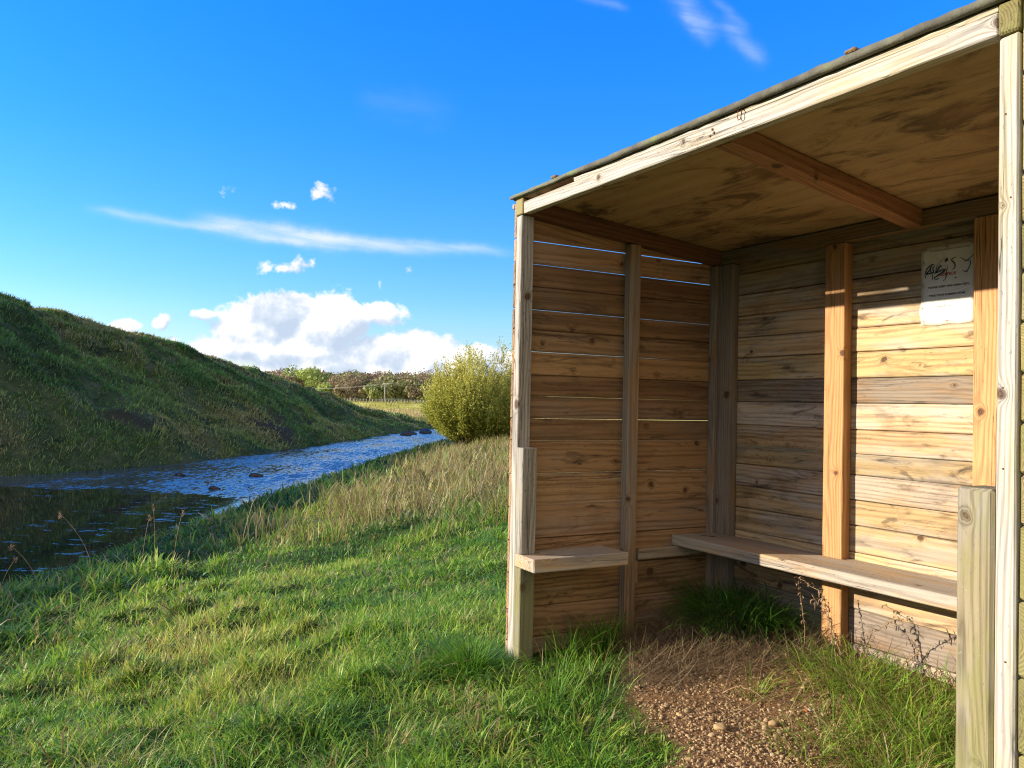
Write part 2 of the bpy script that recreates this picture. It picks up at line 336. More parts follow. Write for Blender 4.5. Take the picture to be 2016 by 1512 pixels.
def tufted(n, th0, th1, r0_, r1_, per):
    """points whose density falls with distance from the shelter's front; grouped in tufts"""
    nc = n//per
    th = rng.uniform(th0, th1, nc); r = np.exp(rng.uniform(math.log(r0_), math.log(r1_), nc))
    cx, cy = r*np.sin(th), r*np.cos(th)
    k = np.repeat(np.arange(nc), per); rad = .035+.012*r[k]
    ox, oy = rng.normal(0, 1, len(k))*rad, rng.normal(0, 1, len(k))*rad
    return cx[k]+ox, cy[k]+oy, ox/rad, oy/rad, r[k], rng.random(nc)[k]
def grass_set(x, y, ox, oy, r, cr, hmul=1., keepfn=None):
    z, dn, df = height(x, y)
    a, b = tolocal(x, y)
    ok = (z > WATER+.01) & (dn > -1)
    inside = (a > -.12) & (a < 2.15) & (b > .0) & (b < 1.22)
    drt = dirt(x, y); ok &= (rng.random(len(x)) > drt*1.0) & ~((a > -.13) & (a < .02) & (b > -.01) & (b < 1.22)) & ~((a > .55) & (a < 2.1) & (b > .1) & (b < 1.22))
    patch = fbm(x*1.1, y*1.1, 3, 41); patch2 = fbm(x*.45+9, y*.45, 3, 43)
    rough = np.maximum(sst(dn, 3.6, 2.2), sst(y+.5*x, 7.5, 11))            # long rough grass by the bank and farther off
    rough = np.clip(rough+.22*sst(patch2, .58, .7)*sst(y, 3.5, 5), 0, 1)
    ok &= rng.random(len(x)) < (1-.35*rough)
    L = (.034+.085*sst(patch, .42, .7)*cr+.025*cr+.17*rough*(.5+cr))*rng.uniform(.65, 1.25, len(x))*hmul
    W = np.maximum(.0040, .00125*r)*rng.uniform(.5, 1.5, len(x))*(1+.25*rough)
    az = np.arctan2(oy, ox)+rng.normal(0, .9, len(x)); 
    lean = np.clip(.2+.42*np.hypot(ox, oy)+rng.normal(0, .3, len(x)), 0, 1.45); curl = rng.uniform(.2, 1.4, len(x))*(.7+.6*rough)
    hue = np.clip(.42+.9*(patch-.5)+.22*(cr-.5)+rng.normal(0, .16, len(x))+.25*sst(patch2, .45, .65), 0, 1)
    hue = hue-.25*sst(dn, 3.8, 2.)
    L = L*(.45+.55*sst(np.hypot(x-.75, y-2.75), .45, 1.5))*(1-.35*sst(dn, 3.2, 1.2)); W = W*np.where(rng.random(len(x)) < .05, 2.6, 1.)
    far_brown = sst(y, 8.5, 14)*sst(x, -4.2, -1.5)
    brown = (rng.random(len(x)) < .08+.14*sst(patch2, .55, .72)+.06*rough*sst(y, 5, 9)+.7*far_brown*sst(cr, .1, .5)).astype(float)*rng.uniform(.6, 1, len(x))
    brown = np.maximum(brown, .75*far_brown*cr)
    P = np.stack([x, y, z-.004], -1)
    s = ok
    return blades(P[s], L[s], W[s], az[s], lean[s], curl[s], hue[s].clip(0, 1), brown[s])
def coarse(nc):
    th = rng.uniform(radians(-42), radians(12), nc); r = np.exp(rng.uniform(math.log(1.9), math.log(9), nc)); k = np.repeat(np.arange(nc), 34)
    cr = rng.random(nc); ch = rng.normal(.5, .17, nc); cb = (rng.random(nc) < .16)*1.
    ox, oy = rng.normal(0, 1, len(k)), rng.normal(0, 1, len(k)); rad = (.02+.03*cr[k])*(1+.12*r[k])
    x, y = (r*np.sin(th))[k]+ox*rad, (r*np.cos(th))[k]+oy*rad; z, dn, df = height(x, y); a, b = tolocal(x, y)
    ok = (dirt(x, y) < .2) & (z > WATER+.02) & ~((a > -.15) & (a < 2.1) & (b > -.02) & (b < 1.22)); m_ = len(x)
    q = (.05+.10*cr[k])*rng.uniform(.6, 1.3, m_)*(.55+.45*sst(np.hypot(x-.75, y-2.75), .45, 1.5))
    P = np.stack([x, y, z-.004], -1)
    return blades(P[ok], q[ok], np.maximum(.0048, .0014*r[k])[ok]*rng.uniform(.6, 1.4, ok.sum()), (np.arctan2(oy, ox)+rng.normal(0, .5, m_))[ok], (.25+.45*np.hypot(ox, oy)+rng.normal(0, .2, m_)).clip(0, 1.4)[ok],
                  rng.uniform(.5, 2., m_)[ok], (ch[k]+rng.normal(0, .07, m_)).clip(0, 1)[ok], (cb[k]*rng.uniform(.4, 1, m_))[ok])
parts = [grass_set(*tufted(300000, radians(-44), radians(22), 1.9, 16, 16), hmul=.85), coarse(2200)]
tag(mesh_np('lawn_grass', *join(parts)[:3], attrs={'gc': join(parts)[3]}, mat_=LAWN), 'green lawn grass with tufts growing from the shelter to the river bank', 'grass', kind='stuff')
p2 = grass_set(*tufted(90000, radians(-30), radians(8), 14, 60, 14), hmul=1.25)
# reeds and rank grass where the bank meets the willow
n = 26000; x = rng.uniform(-4.6, 1.5, n); y = 9+rng.random(n)**1.3*27
x = x*np.clip(y/14, .6, 1.); z, dn, df = height(x, y); cl = fbm(x*1.2, y*.8, 3, 51); s = (dn > 1.8) & (rng.random(n) < sst(cl, .42, .6)*sst(dn, 2.2, 4.))
nn = s.sum()
p3 = blades(np.stack([x, y, z], -1)[s], rng.uniform(.25, .62, nn), np.maximum(.006, .0009*y[s])*rng.uniform(.7, 1.4, nn), rng.uniform(0, 6.3, nn),
            np.abs(rng.normal(.15, .2, nn)), rng.uniform(.1, 1.3, nn), rng.uniform(.1, .7, nn), (rng.random(nn) < .85)*rng.uniform(.6, 1, nn))
J = join([p2, p3])
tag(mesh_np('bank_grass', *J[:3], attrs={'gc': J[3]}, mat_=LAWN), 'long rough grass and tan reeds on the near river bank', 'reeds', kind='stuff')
# hill tussocks
def hillgrass(n, per, ylo, yhi):
    nc = n//per; y = ylo+(yhi-ylo)*rng.random(nc)**1.15; off = rng.random(nc)**.9*np.interp(y, YH, CO)*1.35
    fx = np.interp(y, FAR[:, 1], FAR[:, 0]); x = fx-off-.1
    k = np.repeat(np.arange(nc), per); cr = rng.random(nc)
    ox, oy = rng.normal(0, 1, len(k)), rng.normal(0, 1, len(k)); rad = .16+.2*cr[k]
    X, Y = x[k]+ox*rad, y[k]+oy*rad; z, dn, df = height(X, Y)
    pa = fbm(X*.22, Y*.22, 3, 61); pb = fbm(X*.6, Y*.6, 2, 63)
    N = len(X); s = (df > .05) & (rng.random(N) > .93*scar(X, Y))
    low = sst(df, 6, 2)
    L = (.12+.30*pb*(.3+cr[k]**3*1.2))*rng.uniform(.6, 1.2, N)
    W = .0010*np.hypot(X, Y)*rng.uniform(.6, 1.3, N); crest = sst(df/np.interp(Y, YH, CO), .85, 1.0)
    hue = np.clip(.34+2.0*(pa-.5)+.35*(cr[k]-.5)+rng.normal(0, .10, N)+.16*low, 0, 1)
    brown = np.clip((rng.random(N) < .12+.5*sst(pa, .5, .68)*(1-low)+.5*crest*sst(cr[k], .6, .8)), 0, 1)*rng.uniform(.4, 1, N); L = L*(1-.45*crest*(1-sst(cr[k], .93, .96)))
    az = np.where(rng.random(N) < .5, rng.normal(.2, .7, N), np.arctan2(oy, ox))
    r = blades(np.stack([X, Y, z-.02], -1)[s], L[s], W[s], az[s], np.clip(.5+rng.normal(0, .3, N), 0, 1.4)[s], rng.uniform(.3, 1.6, N)[s], hue[s], brown[s])
    return r
J = join([hillgrass(260000, 20, 14, 60), hillgrass(70000, 18, 56, 98)])
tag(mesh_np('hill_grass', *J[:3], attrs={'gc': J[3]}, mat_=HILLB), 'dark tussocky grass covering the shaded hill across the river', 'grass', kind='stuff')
# meadow tufts beyond the bend
n = 60000; y = rng.uniform(86, 166, n); x = rng.uniform(-62, 20, n); z, dn, df = height(x, y); cl = fbm(x*.12, y*.3, 3, 71)
s = (df > .3) & (rng.random(n) < .25+.75*sst(cl, .4, .6)); nn = s.sum()
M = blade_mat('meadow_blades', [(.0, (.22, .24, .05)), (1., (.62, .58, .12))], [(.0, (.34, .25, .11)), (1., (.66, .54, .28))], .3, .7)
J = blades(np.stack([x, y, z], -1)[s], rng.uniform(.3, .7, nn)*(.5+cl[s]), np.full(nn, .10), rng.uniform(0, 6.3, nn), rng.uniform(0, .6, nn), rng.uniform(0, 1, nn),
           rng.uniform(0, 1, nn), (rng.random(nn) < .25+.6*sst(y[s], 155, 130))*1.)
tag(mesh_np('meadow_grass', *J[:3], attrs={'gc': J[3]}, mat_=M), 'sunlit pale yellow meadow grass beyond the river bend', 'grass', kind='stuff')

# ------------------------------------------------------------------ wood
def wood_mat(name, light, dark, grey=.0, moss=0., ringk=85., stain=.35, knot=1., contrast=.55, rough=.75, speck=.0, ply=False, cracks=.5, sat=1., smudge=0.):
    M, t, b = mat(name)
    wc = t.attr('wc').outputs['Vector']; wr = t.attr('wr').outputs['Vector']
    r1, r2, r3 = t.xyz(wr); L, W, Dp = t.xyz(wc)
    P = t.v('ADD', wc, t.v('SCALE', wr, None, 31.))
    pl, pw, pd = t.xyz(P)
    low = t.noise(t.v('MULTIPLY', P, (1.3, 7, 7)), 1., 3, .5)
    # knots
    kv = t.comb(t.m('ADD', pl, 0.), t.m('ADD', pw, pd), 0.)
    kv = t.v('ADD', kv, t.v('SCALE', t.comb(t.noise(kv, 30, 2), t.noise(t.v('ADD', kv, (5, 3, 1)), 30, 2), 0.), None, .022))
    vo = t.new('ShaderNodeTexVoronoi', voronoi_dimensions='2D'); vo.inputs['Scale'].default_value = 4.2; t.put(vo.inputs['Vector'], kv)
    kd = vo.outputs['Distance']; kr = t.xyz(vo.outputs['Color'])[0]
    krad = t.m('MULTIPLY', t.m('POWER', t.m('MAXIMUM', t.m('SUBTRACT', kr, .30), 0.), 1.6), .135*knot)
    kin = t.m('SUBTRACT', kd, krad)
    kmask = t.m('MULTIPLY', t.mr(kin, .016, -.016), t.m('GREATER_THAN', krad, .006))
    halo = t.m('MULTIPLY', t.m('POWER', 2.718, t.m('MULTIPLY', kin, -26.)), t.m('GREATER_THAN', krad, .006), clamp=True)
    # annual rings round an off-centre heart
    hx = t.m('ADD', t.m('SUBTRACT', W, t.m('MULTIPLY_ADD', r2, .09, -.0)), t.m('MULTIPLY_ADD', t.noise(t.v('MULTIPLY', P, (.8, 2, 2)), 1., 3, .5), .12, -.06))
    hy = t.m('ADD', Dp, t.m('MULTIPLY_ADD', r3, .05, .012))
    rd = t.m('SQRT', t.m('ADD', t.m('MULTIPLY', hx, hx), t.m('MULTIPLY', hy, hy)))
    rd = t.m('ADD', rd, t.m('MULTIPLY', halo, -.022))
    rd = t.m('ADD', rd, t.m('MULTIPLY', t.noise(t.v('MULTIPLY', P, (2.2, 26, 26)), 1., 4, .6), .009))
    ring = t.m('MULTIPLY_ADD', t.m('SINE', t.m('MULTIPLY', rd, ringk*6.283)), .5, .5); ring = t.m('POWER', ring, 1.7)
    fib = t.noise(t.v('MULTIPLY', P, (6, 330, 330)), 1., 3, .65)
    fibw = t.noise(t.v('MULTIPLY', P, (3, 90, 90)), 1., 4, .6)
    f = t.m('ADD', t.m('MULTIPLY', ring, contrast), t.m('MULTIPLY_ADD', fibw, 1.5, -.72))
    f = t.m('ADD', f, t.m('MULTIPLY_ADD', low, .9, -.45), clamp=True)
    c = t.mix(f, light, dark)
    c = t.mix(t.m('MULTIPLY', t.mr(fib, .52, .72), .35), c, tuple(x*.35 for x in dark))
    chk = t.noise(t.v('MULTIPLY', P, (45, 160, 160)), 1., 2, .6); c = t.mix(t.m('MULTIPLY', t.mr(chk, .62, .70), t.mr(low, .42, .6, 0., .55)), c, tuple(x*.3 for x in dark))
    # board to board tone
    tone = t.m('MULTIPLY_ADD', r1, .75, .58)
    c = t.mix(1., c, t.comb(tone, t.m('MULTIPLY', tone, t.m('MULTIPLY_ADD', r3, .08, .96)), t.m('MULTIPLY', tone, t.m('MULTIPLY_ADD', r2, .25, .85))), 'MULTIPLY')
    # weathered grey
    gm = t.m('MULTIPLY', t.mr(t.m('MULTIPLY_ADD', r2, .22, t.noise(t.v('MULTIPLY', P, (2.5, 14, 14)), 1., 4, .6)), .72-.45*grey, .92-.45*grey), min(1, grey*1.3))
    lum = t.new('ShaderNodeRGBToBW'); t.put(lum.inputs[0], c)
    c = t.mix(gm, c, t.mix(1., t.comb(lum.outputs[0], lum.outputs[0], lum.outputs[0]), (1.12, 1.06, .96, 1), 'MULTIPLY'))
    # stains
    st = t.m('MULTIPLY', t.mr(t.noise(t.v('MULTIPLY', P, (3.2, 17, 17)), 1., 6, .68, .6), .54, .72), stain*(1 if not ply else 0))
    c = t.mix(st, c, (.035, .022, .014, 1))
    if smudge:          # grime smeared across neighbouring boards
        gp = t.new('ShaderNodeTexCoord').outputs['Object']
        g1 = t.noise(t.v('MULTIPLY', gp, (2.6, 2.6, 6.)), 1., 5, .62, .5); g2 = t.noise(t.v('MULTIPLY', gp, (7, 7, 22.)), 1., 4, .6, .8)
        c = t.mix(t.m('MULTIPLY', t.mr(g1, .50, .68), smudge*.55), c, (.10, .068, .045, 1))
        c = t.mix(t.m('MULTIPLY', t.mr(g2, .62, .72), smudge*.75), c, (.035, .024, .018, 1))
    if ply:
        s2 = t.noise(t.v('MULTIPLY', t.v('ADD', wc, t.v('SCALE', t.comb(t.noise(wc, 3, 2), 0., 0.), None, .0)), (2.2, 6, 6)), 1., 6, .70, 1.1)
        c = t.mix(t.mr(s2, .46, .64, 0., .80), c, (.040, .022, .012, 1))
        s3 = t.noise(t.v('MULTIPLY', wc, (2.5, 5, 5)), 1., 5, .6, .5)
        c = t.mix(t.mr(s3, .50, .70, 0., .5), c, (.30, .17, .075, 1))
    # knots, their dark rim
    c = t.mix(t.m('MULTIPLY', halo, .42), c, tuple(x*.55 for x in dark))
    kc = t.mix(t.mr(t.m('SINE', t.m('MULTIPLY', kd, 260.)), -1., 1.), (.045, .022, .012, 1), (.12, .062, .032, 1))
    c = t.mix(t.m('MULTIPLY', kmask, .9), c, kc)
    # long drying cracks
    cr = t.noise(t.v('MULTIPLY', P, (1.1, 55, 55)), 1., 3, .5)
    crk = t.m('MULTIPLY', t.mr(t.m('ABSOLUTE', t.m('SUBTRACT', cr, .5)), .012, .0), t.mr(low, .5, .62, 0., cracks))
    c = t.mix(t.m('MULTIPLY', crk, .8), c, (.02, .013, .008, 1))
    if moss:
        pz = t.xyz(t.new('ShaderNodeNewGeometry').outputs['Position'])[2]
        mm = t.m('ADD', t.noise(t.v('MULTIPLY', P, (9, 30, 30)), 1., 5, .65), t.m('MULTIPLY_ADD', t.mr(pz, .75, .0), .16, moss-.5))
        c = t.mix(t.m('MULTIPLY', t.mr(mm, .38, .72), .60), c, (.20, .20, .065, 1))
        lich = t.mr(t.noise(P, 55, 4, .7), .64, .70); c = t.mix(t.m('MULTIPLY', lich, .55*moss), c, (.42, .44, .34, 1))
    if sat != 1.:
        h_ = t.new('ShaderNodeHueSaturation'); h_.inputs['Saturation'].default_value = sat; t.put(h_.inputs['Color'], c); c = h_.outputs[0]
    t.put(b.inputs['Base Color'], c); b.inputs['Roughness'].default_value = rough; b.inputs['Specular IOR Level'].default_value = .25
    hgt = t.m('ADD', t.m('ADD', t.m('MULTIPLY', ring, -.35), t.m('MULTIPLY', fib, .5)), t.m('ADD', t.m('MULTIPLY', crk, -1.4), t.m('MULTIPLY', kmask, -.3)))
    t.put(b.inputs['Normal'], t.bump(hgt, .9, .0022))
    return M
WALL = wood_mat('wall_boards', (.36, .225, .115), (.145, .080, .038), grey=.22, smudge=.55, stain=.85, ringk=62, contrast=.5)
BACK = wood_mat('back_boards', (.46, .32, .18), (.22, .135, .07), grey=.45, smudge=.8, stain=.9, ringk=62, contrast=.5)
STUD = wood_mat('stud_timber', (.48, .265, .12), (.26, .12, .05), grey=.05, stain=.35, ringk=95, cracks=.8)
STUDG = wood_mat('aged_stud_timber', (.36, .235, .13), (.19, .105, .06), grey=.55, stain=.3, ringk=95)
BEAM = wood_mat('red_brown_beam', (.27, .14, .075), (.14, .065, .036), grey=.05, stain=.3, ringk=90)
PALE = wood_mat('weathered_post', (.45, .39, .275), (.19, .15, .095), grey=.65, stain=.12, ringk=100, cracks=1., moss=.0, sat=.9)
MOSSY = wood_mat('mossy_post', (.25, .215, .13), (.085, .07, .04), grey=.5, moss=.50, stain=.1, ringk=105, cracks=1.)
ENDS = wood_mat('mossy_board_ends', (.30, .235, .11), (.12, .09, .04), grey=.2, moss=.62, stain=.1, ringk=150, contrast=.7)
SEAT = wood_mat('bench_timber', (.46, .33, .20), (.26, .165, .09), grey=.6, stain=.2, ringk=95, cracks=1.)
PLY = wood_mat('stained_plywood', (.46, .33, .18), (.30, .19, .095), grey=.1, ply=True, ringk=12, knot=0., contrast=.3, cracks=.2)

def bx(acc, lo, hi, grain, c=.003, shift=None, jit=.0006, r=None):
    """one chamfered board between two corners; grain 0/1/2 = the axis its fibres run along"""
    lo = np.array(lo, float); hi = np.array(hi, float); mid = (lo+hi)/2
    c = min(c, (hi-lo).min()*.4); vs = {}; base = len(acc['V']); other = [k for k in range(3) if k != grain]
    r = rng.random(3) if r is None else r
    n = 0
    for sx in (0, 1):
        for sy in (0, 1):
            for sz in (0, 1):
                s = (sx, sy, sz); corner = np.where(s, hi, lo); j = rng.normal(0, jit, 3)
                for k in range(3):
                    p = corner+np.where(s, -c, c); p[k] = corner[k]
                    q = p-mid
                    acc['wc'].append((q[grain], q[other[1]]+(hi-lo)[other[1]]*.5, q[other[0]])); acc['wr'].append(r)
                    p = p+j
                    if shift: p = np.array(shift(p))
                    acc['V'].append(p); vs[(s, k)] = base+n; n += 1
    def corner_iter(k, v):
        o = [x for x in range(3) if x != k]
        for a_, b_ in ((0, 0), (1, 0), (1, 1), (0, 1)):
            s = [0, 0, 0]; s[k] = v; s[o[0]] = a_; s[o[1]] = b_; yield tuple(s)
    for k in range(3):
        for v in (0, 1): acc['F'].append([vs[(s, k)] for s in corner_iter(k, v)])
    for k in range(3):                   # edges parallel to axis k
        o = [x for x in range(3) if x != k]
        for a_ in (0, 1):
            for b_ in (0, 1):
                s0 = [0, 0, 0]; s0[o[0]] = a_; s0[o[1]] = b_; s1 = list(s0); s1[k] = 1; s0 = tuple(s0); s1 = tuple(s1)
                acc['F'].append([vs[(s0, o[0])], vs[(s1, o[0])], vs[(s1, o[1])], vs[(s0, o[1])]])
    for s in {k[0] for k in vs}: acc['F'].append([vs[(s, 0)], vs[(s, 1)], vs[(s, 2)]])
def new_acc(): return dict(V=[], F=[], wc=[], wr=[])
def build(name, acc, mat_, parent):
    bm = bmesh.new(); l1 = bm.verts.layers.float_vector.new('wc'); l2 = bm.verts.layers.float_vector.new('wr')
    vv = [bm.verts.new(p) for p in acc['V']]
    for v, a_, b_ in zip(vv, acc['wc'], acc['wr']): v[l1] = Vector(a_); v[l2] = Vector(b_)
    for f in acc['F']:
        try: bm.faces.new([vv[i] for i in f])
        except ValueError: pass
    bmesh.ops.recalc_face_normals(bm, faces=bm.faces)
    me = bpy.data.meshes.new(name); bm.to_mesh(me); bm.free(); me.materials.append(mat_)
    o = bpy.data.objects.new(name, me); COL.objects.link(o); o.parent = parent
    return o
def board(name, lo, hi, grain, mat_, parent=None, c=.003, shift=None, label=None, r=None, jit=.0006):
    a_ = new_acc(); lo = (lo[0], lo[1], lo[2]+EYE); hi = (hi[0], hi[1], hi[2]+EYE)
    bx(a_, lo, hi, grain, c, shift, jit, r); o = build(name, a_, mat_, parent)
    if label: o['label'] = label
    return o
SHED_AZ = math.atan2(SA[1], SA[0])
shed = tag(empty('shelter', (SHO[0], SHO[1], 0), SHED_AZ), 'open-fronted wooden fishing shelter of weathered boards with a flat felt roof', 'shelter')
SLOPE = .095
def slope(p): return (p[0], p[1], p[2]-SLOPE*p[1])
def cladding(name, seams, a0, a1, along, fix0, fix1, mat_, gaps, topslope=False, lab=None, c=.0034):
    acc = new_acc(); n = len(seams)
    for i in range(n-1):
        z1, z0 = seams[i]+EYE, seams[i+1]+EYE; g = gaps(i); gg = .0030 if (g < .0012 and not lab) else g; d = rng.uniform(-.0015, .0015, 2)
        tl = rng.normal(0, .0009)
        lo = [0, 0, z0]; hi = [0, 0, z1-(gg if i else 0.)]
        lo[along], hi[along] = a0, a1; lo[1-along], hi[1-along] = fix0+d[0], fix1+d[1]
        if i == 0 and topslope: sh = lambda p: (p[0], p[1], p[2]-(SLOPE*p[1] if p[2] > seams[1]+EYE+.03 else 0))
        else: sh = lambda p, tl=tl, a=along: (p[0], p[1], p[2]+tl*(p[a]-a0)/(a1-a0))
        bx(acc, lo, hi, along, c, sh, .0005)
        if i and g < .0012 and not lab:                 # shiplap tongue closing the joint at the back of the board
            lo2 = list(lo); hi2 = list(hi); lo2[2] = z1-.012; hi2[2] = z1+.004
            f0, f1 = min(fix0, fix1, key=abs), max(fix0, fix1, key=abs); o0, o1 = sorted((f1-.30*(f1-f0), f1-.05*(f1-f0)))
            lo2[1-along], hi2[1-along] = o0, o1; bx(acc, lo2, hi2, along, .0005, None, 0.)
    o = build(name, acc, mat_, shed)
    if lab: o['label'] = lab
    return o
LS = [.872, .722, .62, .521, .42, .332, .237, .137, .043, -.054, -.149, -.293, -.435, -.575, -.712, -.869, -1.0, -1.12]
lg = {0: .0050, 1: .0033, 3: .0030, 5: .0023, 7: .0019, 8: .0017, 9: .0018, 10: .0022, 11: .0018}
def seam_gap(seq): return lambda i: seq.get(i, .0012)
cl = new_acc
cladding('left_wall_boards', LS, .0, 1.192, 1, -.102, -.0805, WALL, lambda i: lg.get(i-1, .0007) if i else .0, topslope=True)
BS = [.765, .66, .557, .455, .352, .253, .146, .042, -.067, -.166, -.254, -.357, -.461, -.57, -.672, -.80, -.94, -1.12]
bg_ = {9: .0026}
cladding('back_wall_boards', BS, -.0795, 2.050, 0, 1.1665, 1.188, BACK, lambda i: bg_.get(i, .0008))
RS = [.872, .72, .615, .51, .405, .304, .198, .092, -.011, -.118, -.223, -.377, -.534, -.69, -.85, -1.0, -1.12]
cladding('right_wall_boards', RS, .003, 1.192, 1, 2.0515, 2.076, ENDS, lambda i: .003 if i else 0., topslope=True, lab='mossy side wall boards, seen from their sawn ends', c=.005)
# frame
board('front_post', (-.080, 0, -1.2), (-.035, .062, .812), 2, PALE, shed, label='slim pale post at the left of the open front', r=np.array([.5, .9, .3]))
board('front_post', (2.004, 0, -1.2), (2.047, .062, .808), 2, PALE, shed, label='pale weathered post at the right of the open front', r=np.array([.62, .35, .7]), c=.004)
board('stub_post', (-.034, -.001, -.624-.0), (.018, .07, -.178), 2, PALE, shed, c=.003, label='short post standing on the end of the side bench', r=np.array([.30, .2, .5]))
board('stub_post', (-.034, -.001, -1.2), (.018, .07, -.681), 2, MOSSY, shed, label='short post under the end of the side bench', r=np.array([.5, .6, .2]))
board('stub_post', (1.920, -.004, -1.2), (2.0025, .095, -.156), 2, MOSSY, shed, c=.007, label='thick greenish post with a big knot at the right', r=np.array([.72, .45, .15]))
board('beam_end', (-.080, -.006, .815), (-.0205, .014, .8815), 2, ENDS, shed, shift=slope, c=.003, label='mossy end of the left beam')
board('side_beam', (-.080, .0145, .815), (-.020, 1.165, .8815), 1, BEAM, shed, shift=slope, c=.003)
board('side_beam', (2.0045, -.004, .812), (2.050, 1.165, .8815), 1, ENDS, shed, shift=slope, c=.004)
board('wall_stud', (-.080, .580, -1.2), (-.035, .641, .755), 2, STUDG, shed, r=np.array([.55, .4, .5]))
board('wall_stud', (-.080, 1.101, -1.2), (-.035, 1.164, .705), 2, STUDG, shed, r=np.array([.45, .7, .2]))
board('wall_stud', (-.0335, 1.120, -1.2), (.057, 1.1655, .705), 2, STUDG, shed, r=np.array([.25, .7, .9]))
board('wall_stud', (.609, 1.118, -1.2), (.709, 1.1655, .705), 2, STUD, shed, label='wide orange-brown stud in the middle of the back wall', r=np.array([.62, .42, .4]))
board('wall_stud', (1.257, 1.118, -1.2), (1.360, 1.1655, .705), 2, STUD, shed, label='orange-brown stud to the right of the notice', r=np.array([.85, .6, .6]))
board('wall_stud', (1.93, 1.118, -1.2), (2.003, 1.1655, .705), 2, STUD, shed)
board('back_beam', (-.0195, 1.1205, .708), (2.0035, 1.1655, .7715), 0, STUDG, shed, r=np.array([.2, .3, .3]))
def raf(p): return (p[0]-.11*(p[1]-.04)/1.08, p[1], p[2]-SLOPE*p[1])
board('rafter', (1.095, .041, .818), (1.165, 1.119, .8825), 1, BEAM, shed, shift=raf, r=np.array([.9, .4, .4]))
# fascia: its first stretch sits a little low, leaving a slit of light under the roof sheet
a_ = new_acc(); rr = np.array([.75, .3, .25])
bx(a_, (-.0195, -.002, .815+EYE), (2.0035, .034, .8655+EYE), 0, .003, None, .0004, rr)
board('packing_strip', (.36, -.0012, .8659), (2.0035, .034, .8815), 0, PALE, shed, c=.0015, r=rr)
fas = build('fascia_board', a_, PALE, shed)
board('ceiling_board', (-.108, -.004, .8845), (2.082, 1.205, .8965), 0, PLY, shed, shift=slope, c=.001)
# roofing felt: sheet with a rolled front edge, torn tabs
M, t, b = mat('roofing_felt')
pos = t.new('ShaderNodeNewGeometry').outputs['Position']
c = t.ramp(t.noise(pos, 9, 5, .65), [(.35, (.075, .07, .055)), (.55, (.13, .13, .095)), (.72, (.16, .19, .06))])
t.put(b.inputs['Base Color'], c); b.inputs['Roughness'].default_value = .95; t.put(b.inputs['Normal'], t.bump(t.noise(pos, 160, 3), .6, .003)); FELT = M
V = []; Q = []; na_ = 60; prof = [(-.007, .884), (-.020, .883), (-.023, .888), (-.022, .898), (-.012, .9015), (.03, .9008), (1.225, .9003), (1.24, .90), (1.238, .875), (1.228, .875), (1.226, .898), (-.007, .898)]
for i in range(na_):
    a = -.112+i/(na_-1)*2.212
    dr = .002*float(sst(np.array(a), .36, .50))-.003*(1-float(sst(np.array(a), .36, .50)))
    for q_, (b_, z_) in enumerate(prof):
        if q_ < 2: z_ -= dr
        V.append((a, b_+rng.normal(0, .0012), z_+EYE-SLOPE*b_+rng.normal(0, .0011)+(.004*sin(a*5))*(z_ > .9)))
n_ = len(prof)
for i in range(na_-1):
    for k in range(n_): Q.append((i*n_+k, i*n_+(k+1) % n_, (i+1)*n_+(k+1) % n_, (i+1)*n_+k))
felt = mesh_np('roofing_felt', V, Q, mat_=FELT, parent=shed)
bmq = bmesh.new(); bmq.from_mesh(felt.data); bmesh.ops.holes_fill(bmq, edges=[e for e in bmq.edges if e.is_boundary], sides=0); bmesh.ops.recalc_face_normals(bmq, faces=bmq.faces); bmq.to_mesh(felt.data); bmq.free()
for a in (.22, 1.62):
    board('roof_batten', (a, -.02, .9045), (a+.035, 1.2, .915), 1, STUDG, shed, shift=slope, r=np.array([.1, .1, .1]))
board('edge_batten', (-.124, .0, .852), (-.1035, 1.2, .874), 1, PALE, shed, shift=slope)
# benches
def bench(name, pieces, mat_, lab, r):
    acc = new_acc()
    for lo, hi, g in pieces: bx(acc, (lo[0], lo[1], lo[2]+EYE), (hi[0], hi[1], hi[2]+EYE), g, .004, None, .0008, r)
    o = build(name, acc, mat_, shed); o['label'] = lab; return o
bench('bench_seat', [((-.0335, -.003, -.680), (.130, .474, -.6245), 1), ((-.0795, .064, -.680), (-.034, .474, -.6245), 1)], SEAT, 'short thick bench seat along the left wall', np.array([.75, .4, .2]))
bench('bench_seat', [((-.0785, .885, -.648), (1.918, 1.1165, -.600), 0), ((.0585, 1.1175, -.640), (.6075, 1.1655, -.602), 0), ((.7105, 1.1175, -.640), (1.2555, 1.1655, -.602), 0), ((1.3615, 1.1175, -.640), (1.928, 1.1655, -.602), 0)],
      SEAT, 'long bench seat along the back wall', np.array([.55, .5, .35]))
board('bench_bearer', (-.0795, .667, -.702), (-.050, 1.099, -.652), 1, SEAT, shed, r=np.array([.5, .3, .3]))
board('bench_cleat', (-.0795, .645, -.81), (-.052, .668, -.703), 2, SEAT, shed, r=np.array([.3, .3, .3]))
